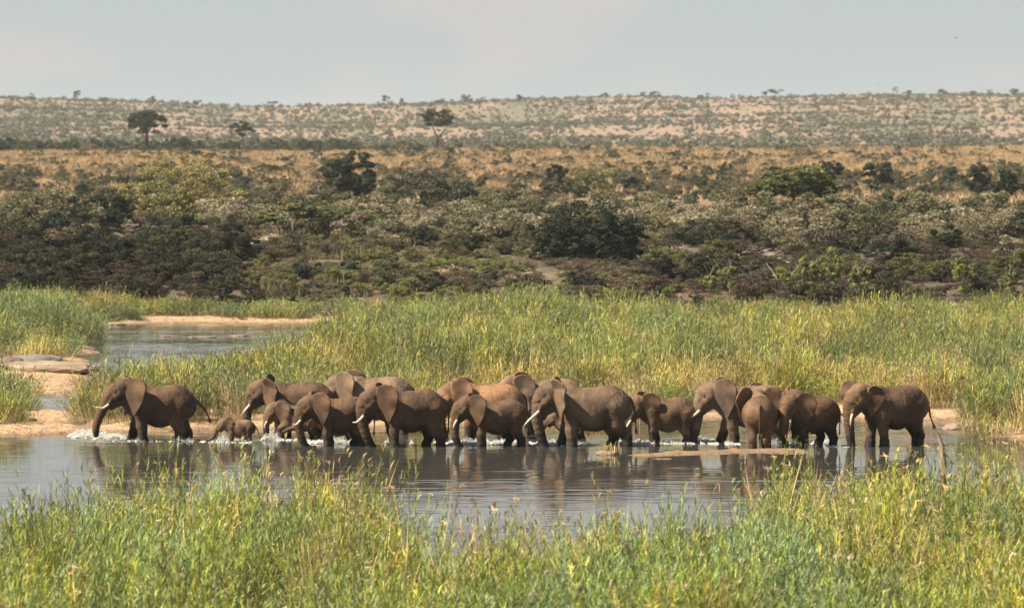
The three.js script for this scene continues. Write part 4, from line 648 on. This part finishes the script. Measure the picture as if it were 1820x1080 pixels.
{ // leaning bleached stem behind the reeds at right
  const D = 354, g = ground(1385, D), k = D / FOC, o = { P: [], C: [], I: [], N: [] }, at = (px, py) => V((px - 1385) * k, EYE - (py - HORIZON) * k - g.y, 0), p = [[1394, 520], [1388, 505], [1376, 485], [1362, 467]];
  for (let i = 1; i < 4; i++) limb(o, at(...p[i - 1]), at(...p[i]), 0.09 - i * 0.012, 0.075 - i * 0.012, [0.5, 0.4, 0.28], 6);
  const m = put('leaning_stem', fin(o), woodMat, scene); m.position.copy(g); tag(m, 'bleached bare stem leaning over the reeds at right', 'dead tree');
  const l = { P: [], C: [], I: [], N: [] }, q = ground(1365, 392), f = (x, y) => V((x - 1365) * 392 / FOC, EYE - (y - HORIZON) * 392 / FOC - q.y, 0); limb(l, f(1352, 458), f(1378, 455), 0.10, 0.07, [0.7, 0.66, 0.6], 6);
  const n = put('bleached_log', fin(l), woodMat, scene); n.position.copy(q); tag(n, 'short white log lying on the right bank below the bushes', 'log');
}
{ // small grassy tussock at the tip of the sandbar
  const D = distOf(808), g = ground(1081, D); g.y = 0; const root = thing('tussock', 'small grassy tussock in the water at the tip of the sandbar', 'tussock', g);
  put('mound', rockGeo(31, 0.42, 0.17, 0.5, [0.22, 0.15, 0.09]), woodMat, root);
  const t = put('grass', reedClump(77, { stems: 26, radius: 0.4, h: 0.5, leaves: 3, leafL: 0.28, leafW: 0.02, from: 0.2, dead: 0.35, lean: 0, mix: [0.6, 0.9], plume: 0 }), reedMat, root); t.userData.kind = 'stuff'; t.position.y = 0.1;
}

{ // pebbles, dung and twigs on the open sand
  const R = rng(14), g = [0, 1, 2].map((v) => rockGeo(50 + v, 1, 0.6, 1, [[0.15, 0.10, 0.065], [0.24, 0.17, 0.11], [0.09, 0.06, 0.04]][v])), L = [];
  for (let i = 0; i < 900; i++) { const px = R() < 0.6 ? R() * 190 - 20 : lerp(1100, 1800, R()), py = px < 200 ? lerp(660, 774, R()) : lerp(738, 812, R()), D = distOf(py), x = xOf(px, D), h = height(x, D); if (h < 0.03 || fbm(x / 2, D / 5, 17, 2) < 0) continue; const q = 0.02 + 0.07 * R() * R() * R(); L.push([x, h, -D, R() * 6, q * (1 + R()), q, Math.floor(R() * 3)]); }
  scatter('pebbles', g, woodMat, L, 'small stones and dung scattered over the sandbanks');
}

/* ---------- white water round the legs ---------- */
const foamMat = new THREE.MeshPhysicalMaterial({ color: new THREE.Color(0.74, 0.73, 0.70), roughness: 0.45, transmission: 0.25, thickness: 0 });
{
  const gs = [0, 1, 2].map((v) => { const g = new THREE.IcosahedronGeometry(1, 1), p = g.attributes.position; for (let i = 0; i < p.count; i++) { const a = V(p.getX(i), p.getY(i), p.getZ(i)); a.multiplyScalar(1 + 0.7 * fbm(a.x * 2 + v * 9, a.y * 2, a.z * 2, 3)); p.setXYZ(i, a.x, a.y, a.z); } g.deleteAttribute('uv'); g.computeVertexNormals(); return g; });
  const splash = (label, list) => scatter('water_splash', [gs[0]], foamMat, list, label);
  const R = rng(12), heap = (px, py, w, h, n) => { const L = [], D = distOf(py), k = D / FOC; for (let i = 0; i < n * 9; i++) { const u = R() * 2 - 1, t = (1 - u * u) * (0.35 + 0.65 * Math.abs(noise3((px + u * w / 2) * 0.11, py, 7)) * 2), x = px + u * w / 2, y = R() * R() * h * 1.4 * t; if (noise3(x * 0.16 + w, py, 3) < -0.22 && h < 0.19) continue; const s = (0.006 + 0.021 * R() * R()) * (1 - 0.5 * y / (h + 0.01)); L.push([xOf(x, D), y * 1.0 - 0.01, -D + (R() - 0.5) * 1.4, R() * 6, s * (1.2 + R()), s * (0.6 + 0.8 * R()), 0]); } return L; };
  splash('white bow wave thrown up in front of the lead elephant', [...heap(172, 777, 90, 0.3, 500), ...heap(150, 774, 60, 0.26, 300), ...heap(200, 780, 70, 0.18, 220)]);
  splash('white churned water round the legs of the lead elephant and calf', [...heap(255, 783, 110, 0.10, 220), ...heap(322, 783, 46, 0.22, 160), ...heap(400, 785, 90, 0.10, 260), ...heap(396, 783, 24, 0.26, 120), ...heap(445, 786, 40, 0.08, 90)]);
  splash('round mound of white water before the grey young elephant', [...heap(484, 781, 42, 0.34, 420), ...heap(520, 783, 60, 0.1, 160)]);
  splash('white water between the legs of the two tusked elephants', [...heap(600, 787, 110, 0.22, 700), ...heap(700, 788, 130, 0.16, 620), ...heap(760, 789, 70, 0.12, 200)]);
  splash('white water under the smaller front elephant and the largest one', [...heap(845, 789, 110, 0.2, 700), ...heap(905, 787, 80, 0.18, 320), ...heap(985, 790, 80, 0.2, 520), ...heap(1010, 791, 110, 0.1, 220), ...heap(1125, 790, 70, 0.24, 560)]);
  splash('white splashes by the trunk of the long tusked elephant', [...heap(1180, 787, 80, 0.12, 240), ...heap(1250, 785, 46, 0.24, 300), ...heap(1225, 788, 90, 0.08, 180), ...heap(1290, 789, 60, 0.1, 130)]);
  splash('white splashes round the legs of the camera facing elephant', [...heap(1382, 789, 50, 0.24, 280), ...heap(1420, 792, 70, 0.1, 180), ...heap(1462, 788, 40, 0.28, 150), ...heap(1500, 793, 60, 0.06, 80)]);
}

/* ---------- birds ---------- */
function bird(label, px, py, D, span, up, turn) {
  const root = thing('flying_bird', label, 'bird', V(xOf(px, D), EYE - (py - HORIZON) * D / FOC, -D)), s = span, m = new THREE.MeshStandardMaterial({ color: new THREE.Color(0.012, 0.011, 0.012), roughness: 0.6 });
  put('body', tubeGeo([[-0.36 * s, 0.02 * s, 0], [-0.26 * s, 0.03 * s, 0], [-0.1 * s, 0, 0], [0.12 * s, -0.03 * s, 0], [0.34 * s, -0.08 * s, 0]], [[0, 0.008 * s], [0.12, 0.035 * s], [0.25, 0.03 * s], [0.5, 0.065 * s], [0.75, 0.04 * s], [1, 0.03 * s]], 8), m, root);
  for (const z of [1, -1]) {
    const P = [], I = [], n = 7; for (let i = 0; i <= n; i++) { const t = i / n, y = s * (Math.sin(up) * t * 0.5 - 0.10 * t * t), w = s * 0.5 * t * Math.cos(up) * z, c = s * 0.2 * (1 - t * 0.75) * (0.8 + 0.5 * t), sw = s * 0.16 * t * t; for (const th of [0.008, -0.008]) P.push(-c * 0.5 + sw, y + th * s, w, c * 0.5 + sw, y + th * s * 0.4, w); }
    for (let i = 0; i < n; i++) { const a = i * 4, b = a + 4; I.push(a, b, a + 1, b, b + 1, a + 1, a + 2, a + 3, b + 2, b + 2, a + 3, b + 3, a, a + 2, b, b, a + 2, b + 2, a + 1, b + 1, a + 3, b + 1, b + 3, a + 3); }
    put('wing', geoOf(P, null, I), m, root);
  }
  root.rotation.y = turn; return root;
}
bird('black long tailed bird flying low over the reeds with wings raised', 520, 533, 240, 0.95, 1.0, 0.3);
bird('small dark bird high in the sky at upper right', 1699, 67, 420, 0.6, 0.5, 1.1);
bird('tiny distant bird just above the right skyline', 1560, 149, 700, 0.5, 0.3, 0.6);

renderer.render(scene, camera);
